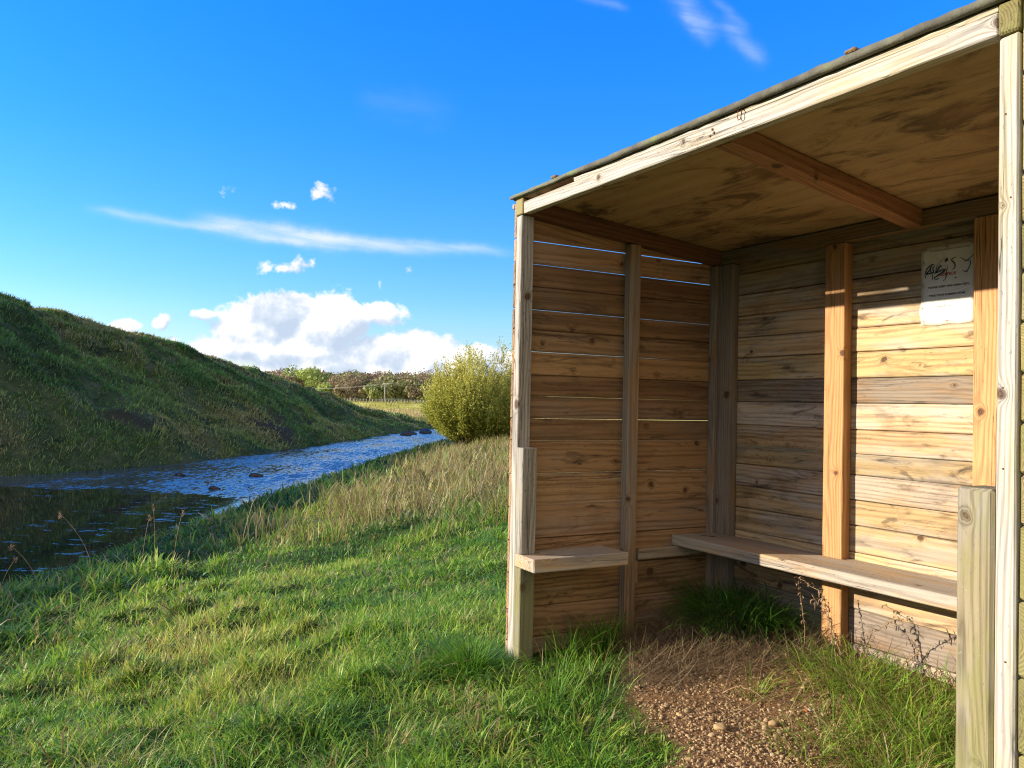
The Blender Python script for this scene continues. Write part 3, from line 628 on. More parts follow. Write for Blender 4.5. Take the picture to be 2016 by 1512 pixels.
# fixings on the fascia
M, t, b = mat('rusty_steel'); b.inputs['Base Color'].default_value = (.16, .06, .03, 1); b.inputs['Roughness'].default_value = .7; b.inputs['Metallic'].default_value = .3; RUST = M
def tube(name, pts, rad, mat_, parent=None, seg=6, wcr=None, rads=None):
    V = []; Q = []; pts = [Vector(p) for p in pts]
    for i, p in enumerate(pts):
        d = (pts[min(i+1, len(pts)-1)]-pts[max(i-1, 0)]).normalized(); a1 = d.orthogonal().normalized() if i == 0 else (a1-d*a1.dot(d)).normalized(); a2 = d.cross(a1)
        r_ = rads[i] if rads else rad
        for k in range(seg): V.append(p+r_*(cos(2*pi*k/seg)*a1+sin(2*pi*k/seg)*a2))
    for i in range(len(pts)-1):
        for k in range(seg): Q.append((i*seg+k, i*seg+(k+1) % seg, (i+1)*seg+(k+1) % seg, (i+1)*seg+k))
    V += [pts[0], pts[-1]]; n = len(V); T = [(n-2, (k+1) % seg, k) for k in range(seg)]+[(n-1, (len(pts)-1)*seg+k, (len(pts)-1)*seg+(k+1) % seg) for k in range(seg)]
    return mesh_np(name, [tuple(v) for v in V], Q, T, mat_=mat_, parent=parent, smooth=True)
tube('staple', [(1.243, -.001, 1.940), (1.243, -.010, 1.936), (1.243, -.012, 1.915), (1.247, -.012, 1.908), (1.253, -.012, 1.908), (1.257, -.012, 1.915), (1.257, -.010, 1.934), (1.257, -.001, 1.938)], .0015, RUST, shed)
for (a, z) in ((1.128, 1.915), (1.118, 1.897), (1.135, 1.903)):
    tube('screw', [(a, .0, z), (a, -.003, z), (a, -.0045, z)], .004, RUST, shed, 8)
for (a, z) in ((2.02, 1.70), (2.032, 1.52), (2.02, .95), (2.028, .55), (2.018, 1.12)):
    tube('nail', [(a, .001, z), (a, -.0012, z)], .0022, RUST, shed, 8)

# ------------------------------------------------------------------ the notice
def loc2w(a, b, z): return (SHO[0]+SA[0]*a+SB[0]*b, SHO[1]+SA[1]*a+SB[1]*b, z)
notice = tag(empty('paper_notice', loc2w(1.022, 1.1625, .337+EYE), SHED_AZ), 'white laminated paper notice with black scribble pinned to the back wall', 'notice')
PW, PH = .209, .297
M, t, b = mat('notice_paper')
pc = t.new('ShaderNodeTexCoord').outputs['Object']
c = t.ramp(t.noise(pc, 9, 4, .6), [(.3, (.55, .54, .46)), (.55, (.66, .66, .59)), (.75, (.70, .70, .64))])
tx_, _, tz_ = t.xyz(pc)
rs = None
for (fx, fy) in ((.06, .03), (.5, .02), (.05, .20), (.05, .49), (.04, .78), (.07, .965), (.53, .955), (.97, .02)):
    d_ = t.v('LENGTH', t.v('SUBTRACT', pc, (fx*PW, 0, (1-fy)*PH))); r_ = t.mr(t.m('ADD', d_, t.m('MULTIPLY_ADD', t.noise(pc, 90, 2), .012, -.006)), .013, .002)
    rs = r_ if rs is None else t.m('MAXIMUM', rs, r_)
c = t.mix(t.m('MULTIPLY', rs, .45), c, (.42, .26, .10, 1))
sm = t.v('LENGTH', t.v('MULTIPLY', t.v('SUBTRACT', pc, (.075, 0, .225)), (1, 1, .8)))
c = t.mix(t.m('MULTIPLY', t.mr(sm, .05, .01), t.mr(t.noise(pc, 60, 4, .7), .4, .62, 0., .45)), c, (.12, .11, .10, 1))
t.put(b.inputs['Base Color'], c); b.inputs['Roughness'].default_value = .35; PAPER = M
V = []; Q = []; gx, gz = 14, 20
for j in range(gz+1):
    for i in range(gx+1):
        x = PW*i/gx; z = PH*j/gz
        if i == 0: x -= .0035*math.exp(-((z-.055)/.02)**2)*2-.001*sin(z*90)
        if j == 0: z += .002*sin(x*70)
        V.append((x, 0, z))
for j in range(gz):
    for i in range(gx): k = j*(gx+1)+i; Q.append((k, k+1, k+gx+2, k+gx+1))
sheet = mesh_np('paper_sheet', V, Q, mat_=PAPER, parent=notice)
sheet.modifiers.new('solid', 'SOLIDIFY').thickness = .0008
INK, t, b = mat('black_ink'); b.inputs['Base Color'].default_value = (.02, .02, .022, 1)
INKR, t, b = mat('red_ink'); b.inputs['Base Color'].default_value = (.42, .03, .05, 1)
INKG, t, b = mat('faded_ink'); b.inputs['Base Color'].default_value = (.22, .21, .20, 1)
def text(s, fx0, fx1, fy, size, mt, name='lettering'):
    cu = bpy.data.curves.new(name, 'FONT'); cu.body = s; cu.size = size; cu.align_x = 'LEFT'; cu.offset = size*.03
    tmp = bpy.data.objects.new(name, cu); COL.objects.link(tmp)
    dg = bpy.context.evaluated_depsgraph_get(); me = bpy.data.meshes.new_from_object(tmp.evaluated_get(dg)); bpy.data.objects.remove(tmp)
    xs = [v.co.x for v in me.vertices]; k = (fx1-fx0)*PW/(max(xs)-min(xs))
    for v in me.vertices: v.co = Vector(((v.co.x-min(xs))*k+fx0*PW, -.0013, (1-fy)*PH+v.co.y))
    me.materials.clear(); me.materials.append(mt); o = bpy.data.objects.new(name, me); COL.objects.link(o); o.parent = notice; return o
text('TOWNSIDE ANGLING ASSOCIATION', .17, .93, .065, .0085, INKG)
text('NOTICE', .34, .68, .385, .0145, INKR)
text('PLEASE KEEP THIS AREA TIDY.', .15, .93, .53, .0100, INK)
text('TAKE YOUR RUBBISH HOME.', .16, .86, .635, .0100, INK)
text('THANK YOU.', .31, .62, .775, .0085, INKG)
def zp(x, y):       # reading of the enlarged photograph -> sheet coordinates
    tp = 225-.172*(x-130); return ((x-130)/755*PW, -.0018, (1-(y-tp)/(1150+.10*(x-130)))*PH)
def strokes(name, lines, mt):
    for wd, pts in lines:
        V = []; Q = []
        pts = [Vector(zp(*p)) for p in pts]
        fine = []
        for i in range(len(pts)-1):
            p0, p1, p2, p3 = pts[max(i-1, 0)], pts[i], pts[i+1], pts[min(i+2, len(pts)-1)]
            for k in range(5):
                u = k/5; fine.append(.5*((2*p1)+(p2-p0)*u+(2*p0-5*p1+4*p2-p3)*u*u+(3*p1-p0-3*p2+p3)*u**3))
        fine.append(pts[-1]); b0 = len(V)
        for i, p in enumerate(fine):
            d = fine[min(i+1, len(fine)-1)]-fine[max(i-1, 0)]; nrm = Vector((-d.z, 0, d.x)).normalized()*wd*.5*(.45+.75*sin(pi*(i+.6)/(len(fine)+.4)))
            V += [tuple(p-nrm), tuple(p+nrm)]
        for i in range(len(fine)-1): Q.append((b0+2*i, b0+2*i+1, b0+2*i+3, b0+2*i+2))
        mesh_np(name, V, Q, mat_=mt, parent=notice)
strokes('pen_stroke', [(.004, [(208, 668), (192, 600), (225, 520), (290, 462), (330, 462)]), (.0045, [(300, 465), (262, 540), (212, 600), (300, 580), (330, 560)]),
                     (.0035, [(262, 470), (280, 560), (285, 590)]), (.003, [(300, 590), (305, 690)]), (.0035, [(335, 480), (310, 520), (335, 600)]),
                     (.0045, [(370, 480), (350, 585), (415, 480), (430, 500)]), (.004, [(350, 590), (400, 560), (450, 535), (470, 530)]), (.0045, [(340, 670), (330, 655), (400, 610), (460, 560), (495, 520), (455, 600)]),
                     (.0035, [(340, 685), (400, 665)]), (.003, [(520, 480), (505, 580), (500, 640), (480, 690)]), (.005, [(480, 410), (510, 365), (520, 400)]), (.006, [(488, 415), (515, 385)]),
                     (.004, [(640, 340), (575, 385), (620, 440), (625, 500), (590, 530)]), (.003, [(700, 350), (750, 380), (780, 400), (850, 340), (888, 295)]),
                     (.003, [(780, 400), (830, 400), (838, 450), (800, 540), (760, 560), (728, 540)]), (.0025, [(780, 565), (802, 568)]), (.003, [(622, 645), (650, 655)]), (.003, [(460, 695), (475, 700)])], INK)
WHT, t, b = mat('white_scratch'); b.inputs['Base Color'].default_value = (.85, .85, .82, 1)
strokes('scratch', [(.0022, [(230, 925), (188, 910), (260, 890), (420, 878), (560, 870), (680, 845), (780, 800), (880, 770)])], WHT)
strokes('staple', [(.0016, [(178, 250), (226, 242)]), (.0012, [(490, 190), (540, 186)]), (.0014, [(168, 405), (168, 450)]), (.0014, [(160, 745), (162, 795)]), (.0014, [(153, 1095), (155, 1125)]), (.0012, [(155, 1305), (200, 1302)]), (.0014, [(492, 1295), (540, 1285)]), (.0014, [(865, 145), (885, 140)])], RUST)

# ------------------------------------------------------------------ ground cover in and before the shelter
def L2w(a, b): return SHO[0]+SA[0]*a+SB[0]*b, SHO[1]+SA[1]*a+SB[1]*b
def local_blades(a, b, L, az, lean, curl, hue, brown, W=None, lift=0.):
    x, y = L2w(a, b); z = height(x, y)[0]; n = len(x)
    W = rng.uniform(.0025, .005, n) if W is None else W
    return blades(np.stack([x, y, z-.003+lift], -1), L, W, az, lean, curl, hue, brown, seg=4)
def clumps(centres, per, rad, Lr, hue, brownp, spread=.35, curl=(.4, 1.6)):
    out = []
    for (a0, b0, sc_) in centres:
        n = int(per*sc_); ox, oy = rng.normal(0, 1, n), rng.normal(0, 1, n)
        a, b = a0+ox*rad*sc_, b0+oy*rad*sc_
        ok = (b < 1.10) & (a > -.07) & (a < 1.9); a, b, ox, oy = a[ok], b[ok], ox[ok], oy[ok]; n = len(a)
        az = np.arctan2(oy, ox)+SHED_AZ+rng.normal(0, .4, n)
        out.append(local_blades(a, b, rng.uniform(*Lr, n)*(.6+.5*sc_), az, np.abs(rng.normal(spread, .22, n)), rng.uniform(*curl, n), np.clip(rng.normal(hue, .13, n), 0, 1), (rng.random(n) < brownp)*rng.uniform(.6, 1, n)))
    return join(out)
cs = [(rng.uniform(.85, 1.75), rng.uniform(.62, 1.05), rng.uniform(.6, 1.2)) for _ in range(24)]+[(rng.uniform(1.2, 1.75), rng.uniform(.25, .7), rng.uniform(.5, 1.1)) for _ in range(15)]+[(rng.uniform(.7, 1.1), rng.uniform(.5, .9), rng.uniform(.3, .6)) for _ in range(6)]
J = clumps(cs, 150, .08, (.05, .17), .56, .38, .6, (.6, 2.4))
tag(mesh_np('weeds', *J[:3], attrs={'gc': J[3]}, mat_=LAWN), 'tangle of green weeds and withered grass under the bench at the right', 'weeds', kind='stuff')
J = join([clumps([(rng.uniform(-.02, .42), rng.uniform(.86, 1.07), rng.uniform(.7, 1.1)) for _ in range(13)], 200, .06, (.16, .34), .22, .06, .5, (1., 2.2)),
          clumps([(rng.uniform(.0, .14), rng.uniform(.1, .5), rng.uniform(.6, 1.)) for _ in range(9)], 60, .05, (.10, .24), .35, .1, .4),
          clumps([(.45, -.10, .8), (.58, .0, .7), (.35, .12, .8), (.2, .3, .9), (.8, -.2, .7), (1.0, -.32, .7), (.3, .0, 1.), (.55, -.15, 1.)], 90, .07, (.06, .15), .42, .08, .4)])
n = 2600; ox, oy = rng.normal(0, 1, n), rng.normal(0, 1, n); x = -.14+ox*.085; y = 3.50+oy*.09; ok_ = ~((tolocal(x, y)[0] > -.105) & (tolocal(x, y)[1] > -.01)); x, y, ox, oy = x[ok_], y[ok_], ox[ok_], oy[ok_]; n = len(x)
tus = blades(np.stack([x, y, height(x, y)[0]-.003], -1), rng.uniform(.05, .15, n), rng.uniform(.0025, .0045, n), np.arctan2(oy, ox)+rng.normal(0, .3, n), .2+.35*np.hypot(ox, oy), rng.uniform(.4, 1.3, n), rng.normal(.40, .10, n).clip(0, 1), np.zeros(n), seg=4)
J = join([(J[0], J[1], J[2], J[3]), tus])
tag(mesh_np('long_grass', *J[:3], attrs={'gc': J[3]}, mat_=LAWN), 'drooping dark green grass in the back corner and along the left wall', 'grass', kind='stuff')
n = 15000; a = rng.uniform(-.03, 1.1, n); b = rng.uniform(.15, 1.1, n); cl_ = fbm(a*6, b*6, 2, 81)
s = (rng.random(n) < sst(cl_, .2, .45)*sst(a*.64+b*.77, .38, .55)*(1-.95*sst(a-.3*b, .35, .62)))
a, b = a[s], b[s]; n = len(a)
straw1 = local_blades(a, b, rng.uniform(.06, .2, n), rng.uniform(0, 6.3, n), rng.uniform(.9, 1.6, n), rng.uniform(-.4, .5, n), np.full(n, .3), np.ones(n), rng.uniform(.0012, .003, n), lift=.012)
n = 500; a = rng.uniform(.4, 1.8, n); b = rng.uniform(-.2, .9, n); s = dirt(*L2w(a, b)) > .6; a, b = a[s], b[s]; n = len(a)
straw2 = local_blades(a, b, rng.uniform(.03, .1, n), rng.uniform(0, 6.3, n), rng.uniform(1.35, 1.6, n), rng.uniform(-.2, .3, n), np.full(n, .3), np.ones(n), rng.uniform(.001, .002, n), lift=.012)
DSTRAW = blade_mat('dead_straw', GREEN, [(.0, (.07, .046, .026)), (.5, (.16, .108, .06)), (1., (.34, .25, .14))], .15, .7, root=.0)
J = join([straw1, straw2]); tag(mesh_np('straw', *J[:3], attrs={'gc': J[3]}, mat_=DSTRAW), 'dead brown straw matted on the shelter floor', 'straw', kind='stuff')
# gravel
def ico(sub):
    bm = bmesh.new(); bmesh.ops.create_icosphere(bm, subdivisions=sub, radius=1); V = np.array([v.co[:] for v in bm.verts]); Fc = np.array([[v.index for v in f.verts] for f in bm.faces]); bm.free(); return V, Fc
IV, IF = ico(2); IV3, IF3 = ico(3)
def stones(x, y, z, s, seed=0):
    n = len(x); k = len(IV); q = rng.normal(0, 1, (n, 4)); q /= np.linalg.norm(q, axis=1)[:, None]
    w_, a_, b_, c_ = q.T
    yaw = rng.uniform(0, 6.3, n); til = rng.normal(0, .3, n)
    base = IV[None]*(1+.22*np.sin(IV[None, :, [0]]*(2+rng.random((n, 1, 1))*3)+rng.random((n, 1, 1))*6)+.15*np.cos(IV[None, :, [1]]*3.5+rng.random((n, 1, 1))*6))
    base = base*np.stack([rng.uniform(.8, 1.35, n), rng.uniform(.65, 1., n), rng.uniform(.45, .8, n)], -1)[:, None]*s[:, None, None]
    cy, sy = np.cos(yaw)[:, None], np.sin(yaw)[:, None]; ct, st_ = np.cos(til)[:, None], np.sin(til)[:, None]
    X, Y, Z = base[..., 0], base[..., 1], base[..., 2]
    X, Z = X*ct-Z*st_, X*st_+Z*ct
    X, Y = X*cy-Y*sy, X*sy+Y*cy
    V = np.stack([X+x[:, None], Y+y[:, None], Z+z[:, None]], -1).reshape(-1, 3)
    T = (IF[None]+(np.arange(n)*k)[:, None, None]).reshape(-1, 3)
    return V, T, np.repeat(rng.random(n), k)
M, t, b = mat('river_gravel')
at = t.m('MULTIPLY', t.attr('sr').outputs['Fac'], .8); pos = t.new('ShaderNodeNewGeometry').outputs['Position']
c = t.ramp(at, [(.0, (.17, .10, .04)), (.35, (.30, .19, .085)), (.6, (.42, .29, .14)), (.85, (.30, .235, .14)), (1., (.54, .43, .25))])
c = t.mix(t.mr(t.noise(pos, 180, 3), .4, .7, 0., .4), c, (.20, .12, .065, 1))
t.put(b.inputs['Base Color'], c); b.inputs['Roughness'].default_value = .8; t.put(b.inputs['Normal'], t.bump(t.noise(pos, 300, 3), .5, .001)); GRAV = M
n = 26000; a = rng.uniform(.35, 2.0, n); b = -.5+1.6*rng.random(n)**1.1
x, y = L2w(a, b); dm = dirt(x, y); s = rng.random(n) < sst(dm, .35, .9)*(1-.65*sst(b, .45, .8))*(.25+.75*sst(fbm(x*4, y*4, 2, 91), .36, .52))
x, y = x[s], y[s]; sz = np.minimum(rng.lognormal(math.log(.0031), .48, len(x)), .013); V, T, R_ = stones(x, y, height(x, y)[0]+sz*.15, sz)
tag(mesh_np('gravel', V, None, T, {'sr': R_}, GRAV, smooth=True), 'loose brown gravel and earth in front of the shelter', 'gravel', kind='stuff')
for (x_, y_, s_, lab) in ((.70, 2.74, .020, 'largest flat pale pebble lying alone at the left of the gravel'), (.88, 2.78, .019, 'round pebble at the back of the cluster in the gravel'), (.845, 2.745, .014, 'middle pebble of the cluster in the gravel'),
                          (.84, 2.71, .013, 'small pebble at the front of the cluster in the gravel'), (.62, 2.88, .013, 'pale pebble near the edge of the grass'), (.93, 2.60, .012, 'lone pebble near the bottom edge of the gravel')):
    V, T, R_ = stones(np.array([0.]), np.array([0.]), np.array([0.]), np.array([s_])); o = tag(mesh_np('pebble', V, None, T, {'sr': R_*.4+.55}, GRAV, smooth=True), lab, 'pebble', 'larger pebbles in the gravel')
    o.location = (x_, y_, float(height(x_, y_)[0])+s_*.3)
# dried weeds
M, t, b = mat('withered_leaf'); c = t.ramp(t.noise(t.new('ShaderNodeNewGeometry').outputs['Position'], 30, 3), [(.3, (.12, .07, .04)), (.55, (.30, .19, .10)), (.75, (.42, .30, .16))])
t.put(b.inputs['Base Color'], c); b.inputs['Roughness'].default_value = .8; DRY = M
def px(x, y, b):        # where a sight line meets the plane b = const of the shelter -> local coordinates
    d = fw+(x-1008)/F*rt+(756-y)/F*up; o = Vector((-SHO[0], -SHO[1], EYE)); B = Vector((SB[0], SB[1], 0)); A = Vector((SA[0], SA[1], 0))
    k = (b-B.dot(o))/B.dot(d); p = o+k*d; return Vector((A.dot(p), b, p.z))
def dried(pts, b, label, leaves=26, rad=.0022, leaf=.035, db=.0):
    ps = [px(x, y, b+db*i) for i, (x, y) in enumerate(pts)]
    root = tag(empty('dried_weed', loc2w(ps[0].x, ps[0].y, ps[0].z), SHED_AZ), label, 'dried plant', 'withered stems by the benches')
    fine = []
    for i in range(len(ps)-1):
        for k in range(5): fine.append(ps[i].lerp(ps[i+1], k/5)-ps[0]+Vector(rng.normal(0, .0025, 3)))
    fine.append(ps[-1]-ps[0])
    tube('stem', fine, rad, DRY, root, 5, rads=[rad*(1-.6*i/len(fine)) for i in range(len(fine))])
    if leaves:
        k = rng.integers(len(fine)//5, len(fine), leaves); P = np.array([fine[i][:] for i in k])+rng.normal(0, .003, (leaves, 3))
        V, Q, T, A = blades(P, rng.uniform(.4, 1.2, leaves)*leaf, rng.uniform(.004, .009, leaves), rng.uniform(0, 6.3, leaves), rng.uniform(.3, 2., leaves), rng.uniform(1., 3.5, leaves), np.zeros(leaves), np.ones(leaves), seg=5)
        mesh_np('withered_leaves', V, Q, T, mat_=DRY, parent=root)
dried([(1655, 1335), (1640, 1270), (1632, 1215), (1618, 1165), (1575, 1140)], .86, 'tallest withered stem, bending left under the long bench edge', 60)
dried([(1672, 1340), (1655, 1290), (1640, 1240), (1622, 1200), (1598, 1170)], .88, 'withered stem close behind the tallest one', 40)
dried([(1590, 1300), (1583, 1230), (1578, 1180), (1572, 1145)], .95, 'thin withered stem in the shade left of the wide stud', 24, leaf=.022)
dried([(1680, 1330), (1695, 1285), (1720, 1245), (1760, 1222), (1785, 1221)], .98, 'dark withered stem arching right before the lit boards', 46)
dried([(1765, 1320), (1790, 1300), (1808, 1285), (1800, 1262)], 1.0, 'short dark withered stem low before the lit boards', 22)
dried([(1895, 1370), (1875, 1345), (1860, 1330), (1845, 1322)], 1.0, 'withered sprig beside the thick right-hand post', 26)
dried([(1560, 1345), (1543, 1325), (1525, 1290), (1508, 1258)], .80, 'withered seed stalk left of the weeds', 12, leaf=.012)
dried([(1590, 1360), (1570, 1325), (1556, 1305), (1545, 1285)], .80, 'shorter withered seed stalk left of the weeds', 12, leaf=.012)
dried([(1398, 1388), (1425, 1362), (1455, 1350), (1478, 1358), (1505, 1376)], .42, 'bare tan stalk arching over the gravel', 0, .0022)
# scrap of litter among the weeds
wr_ = tag(empty('sweet_wrapper', (*L2w(1.09, .48), float(height(*L2w(1.09, .48))[0])+.03), .4), 'tiny orange and white wrapper caught in the weeds', 'litter')
M, t, b = mat('orange_foil'); b.inputs['Base Color'].default_value = (.8, .16, .02, 1); M2, t, b = mat('white_foil'); b.inputs['Base Color'].default_value = (.7, .72, .75, 1)
for nm, mt, off in (('orange_end', M, 0.), ('white_end', M2, .013)):
    V = [(off+.0065*i, (j-1)*.006, .002*((i+j) % 2)+.001*j) for j in range(3) for i in range(3)]
    o = mesh_np(nm, V, [(j*3+i, j*3+i+1, j*3+i+4, j*3+i+3) for j in range(2) for i in range(2)], mat_=mt, parent=wr_); o.modifiers.new('solid', 'SOLIDIFY').thickness = .0012

# ------------------------------------------------------------------ willow bush
def px_ground(x, Y):      # bearing noted in the photograph -> X at distance Y
    return pxuv(x, 800)[0]*Y
def willow():
    cx, cy = -1.42, 36.; bz = float(height(cx, cy)[0])
    root = tag(empty('willow_bush', (cx, cy, bz)), 'rounded yellow-green willow bush on the river bank beside the shelter', 'bush')
    n = 700; r = np.sqrt(rng.random(n)); ph = rng.uniform(0, 6.283, n)
    lean = r*1.22; H = 4.15*(1-.36*r**2.2)*(.82+.20*rng.random(n)**1.5)*(1+.09*np.sin(ph*3+1)+.06*np.sin(ph*7))*np.where(rng.random(n) < .12, 1.04, 1.)
    seg = 9; PT = np.zeros((n, seg+1, 3)); PT[:, 0, 0] = .45*r*np.cos(ph); PT[:, 0, 1] = .45*r*np.sin(ph)
    th = lean.copy()
    for k in range(seg):
        st = H/seg; th2 = th*(1-.055*k)+rng.normal(0, .05, n)
        PT[:, k+1] = PT[:, k]+np.stack([np.sin(th2)*np.cos(ph)*st, np.sin(th2)*np.sin(ph)*st, np.cos(th2)*st], -1)
    # stems as thin three-sided rods
    V = []; Q = []
    A = np.array([[1, 0, 0], [-.5, .87, 0], [-.5, -.87, 0]])
    rad = .018*(1-np.arange(seg+1)/(seg+1.5))
    V = (PT[:, :, None, :]+A[None, None]*rad[None, :, None, None]).reshape(-1, 3)
    b0 = (np.arange(n)*(seg+1)*3)[:, None, None]+(np.arange(seg)*3)[None, :, None]
    q = np.stack([np.stack([b0[..., 0]+k, b0[..., 0]+(k+1) % 3, b0[..., 0]+3+(k+1) % 3, b0[..., 0]+3+k], -1) for k in range(3)], 2).reshape(-1, 4)
    M, t, b = mat('willow_bark'); b.inputs['Base Color'].default_value = (.13, .10, .045, 1); b.inputs['Roughness'].default_value = .8
    mesh_np('stems', V, q, mat_=M, parent=root)
    # side twigs with leaves
    nt = 21000; i = rng.integers(0, n, nt); u = rng.uniform(.14, .98, nt)**.80*seg; k = u.astype(int).clip(0, seg-1); f = (u-k)[:, None]
    p = PT[i, k]*(1-f)+PT[i, k+1]*f; dirv = PT[i, k+1]-PT[i, k]; dirv /= np.linalg.norm(dirv, axis=1)[:, None]
    tw = dirv+rng.normal(0, .42, (nt, 3)); tw[:, 2] = np.abs(tw[:, 2])+.25; tw /= np.linalg.norm(tw, axis=1)[:, None]
    tl = rng.uniform(.18, .5, nt)
    nl = 7; s = (rng.random((nt, nl))*tl[:, None]); base = p[:, None]+tw[:, None]*s[..., None]; base = base.reshape(-1, 3)
    d = (tw[:, None]+rng.normal(0, .55, (nt, nl, 3))).reshape(-1, 3); d /= np.linalg.norm(d, axis=1)[:, None]
    side = np.cross(d, rng.normal(0, 1, d.shape)); side /= np.linalg.norm(side, axis=1)[:, None]
    N = len(base); LL = rng.uniform(.05, .105, N)[:, None]; WW = rng.uniform(.014, .024, N)[:, None]
    V = np.stack([base, base+d*LL*.5+side*WW, base+d*LL, base+d*LL*.5-side*WW], 1)
    keep = V[:, 2, 2] > .25+.3*rng.random(N); V = V[keep]; N = len(V)
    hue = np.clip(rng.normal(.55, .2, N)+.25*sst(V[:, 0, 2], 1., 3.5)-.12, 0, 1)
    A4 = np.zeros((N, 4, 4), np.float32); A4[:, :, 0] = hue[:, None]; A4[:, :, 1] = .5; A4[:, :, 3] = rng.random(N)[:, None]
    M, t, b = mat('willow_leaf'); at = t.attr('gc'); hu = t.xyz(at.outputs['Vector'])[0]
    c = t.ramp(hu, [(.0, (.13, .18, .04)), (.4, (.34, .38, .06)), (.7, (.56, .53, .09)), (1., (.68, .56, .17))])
    t.put(b.inputs['Base Color'], c); b.inputs['Roughness'].default_value = .5
    tr = t.new('ShaderNodeBsdfTranslucent'); t.put(tr.inputs[0], c); mx = t.new('ShaderNodeMixShader'); mx.inputs[0].default_value = .4
    t.put(mx.inputs[1], b.outputs[0]); t.put(mx.inputs[2], tr.outputs[0]); t.put(t.n['Material Output'].inputs[0], mx.outputs[0])
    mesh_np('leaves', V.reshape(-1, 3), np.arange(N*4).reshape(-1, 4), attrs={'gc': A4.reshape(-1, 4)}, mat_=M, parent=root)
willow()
# ------------------------------------------------------------------ distant woodland
def crown_arrays(h, wid, nleaf, lobes, size, hue, low=.18, airy=0.):
    c = rng.normal(0, 1, (lobes, 3)); c /= np.linalg.norm(c, axis=1)[:, None]; c *= rng.random((lobes, 1))**.4
    C = c*np.array([wid*.36, wid*.36, h*(1-low)*.33])+np.array([0, 0, h*(low+(1-low)*.52)]); R = rng.uniform(.18, .30, lobes)*min(wid, h)
    i = rng.integers(0, lobes, nleaf); v = rng.normal(0, 1, (nleaf, 3)); v /= np.linalg.norm(v, axis=1)[:, None]
    P = C[i]+v*(R[i]*rng.uniform(.75-.4*airy, 1.08+.1*airy, nleaf))[:, None]*np.array([1, 1, .8])
    a = rng.normal(0, 1, (nleaf, 3)); a /= np.linalg.norm(a, axis=1)[:, None]; b = np.cross(a, v+.01); b /= np.linalg.norm(b, axis=1)[:, None]
    s = (size*rng.uniform(.5, 1.3, nleaf))[:, None]
    V = np.stack([P-a*s-b*s*.6, P+a*s-b*s*.6, P+a*s*.8+b*s*.6, P-a*s*.8+b*s*.6], 1)
    hv = np.clip(hue+rng.normal(0, .05, nleaf)+(rng.random(lobes)*.12-.06)[i], 0, 1)
    A = np.zeros((nleaf, 4, 4), np.float32); A[:, :, 0] = hv[:, None]; A[:, :, 3] = rng.random(nleaf)[:, None]
    return V.reshape(-1, 3), np.arange(nleaf*4).reshape(-1, 4), A.reshape(-1, 4)
M, t, b = mat('autumn_foliage'); at = t.attr('gc'); hu = t.xyz(at.outputs['Vector'])[0]
c = t.ramp(hu, [(.0, (.21, .155, .095)), (.25, (.28, .215, .12)), (.5, (.25, .245, .09)), (.75, (.24, .31, .08)), (1., (.38, .46, .10))])
t.put(b.inputs['Base Color'], c); b.inputs['Roughness'].default_value = .8
tr = t.new('ShaderNodeBsdfTranslucent'); t.put(tr.inputs[0], c); mx = t.new('ShaderNodeMixShader'); mx.inputs[0].default_value = .25
t.put(mx.inputs[1], b.outputs[0]); t.put(mx.inputs[2], tr.outputs[0]); t.put(t.n['Material Output'].inputs[0], mx.outputs[0]); FOL = M
BARK, t, b = mat('bark'); t.put(b.inputs['Base Color'], t.ramp(t.noise(t.new('ShaderNodeNewGeometry').outputs['Position'], 4, 4), [(.3, (.07, .055, .04)), (.7, (.16, .13, .10))])); b.inputs['Roughness'].default_value = .9
def trunk(h, r, root):
    V = []; Q = []; pts = [((0, 0, -.3), r*1.3), ((rng.normal(0, .05), 0, h*.25), r), ((rng.normal(0, .12), rng.normal(0, .1), h*.5), r*.7), ((rng.normal(0, .2), rng.normal(0, .2), h*.85), r*.2)]
    def rod(pts, sg=5):
        b0 = len(V)
        for (p, rr) in pts:
            for k in range(sg): V.append((p[0]+rr*cos(6.283*k/sg), p[1]+rr*sin(6.283*k/sg), p[2]))
        for i in range(len(pts)-1):
            for k in range(sg): Q.append((b0+i*sg+k, b0+i*sg+(k+1) % sg, b0+(i+1)*sg+(k+1) % sg, b0+(i+1)*sg+k))
    rod(pts)
    for _ in range(7):
        z = h*rng.uniform(.22, .55); a = rng.uniform(0, 6.283); L = h*rng.uniform(.2, .38)
        rod([((0, 0, z), r*.45), ((cos(a)*L*.5, sin(a)*L*.5, z+L*.45), r*.3), ((cos(a)*L, sin(a)*L, z+L*.9), r*.08)], 4)
    return mesh_np('trunk', V, Q, mat_=BARK, parent=root)
protos = {}
def tree(kind, x_px, Y, h, wid, hue, label, airy=0., group='trees along the meadow edge'):
    X = px_ground(x_px, Y); z = float(height(X, Y)[0])
    root = tag(empty(kind, (X, Y, z-.1), rng.uniform(0, 6)), label, 'tree', group)
    V, Q, A = crown_arrays(h, wid, 1500 if airy < .5 else 1300, 13, .26 if airy < .5 else .17, hue, .12, airy)
    mesh_np('crown', V, Q, attrs={'gc': A}, mat_=FOL, parent=root); trunk(h, .12+.02*h, root)
    return root
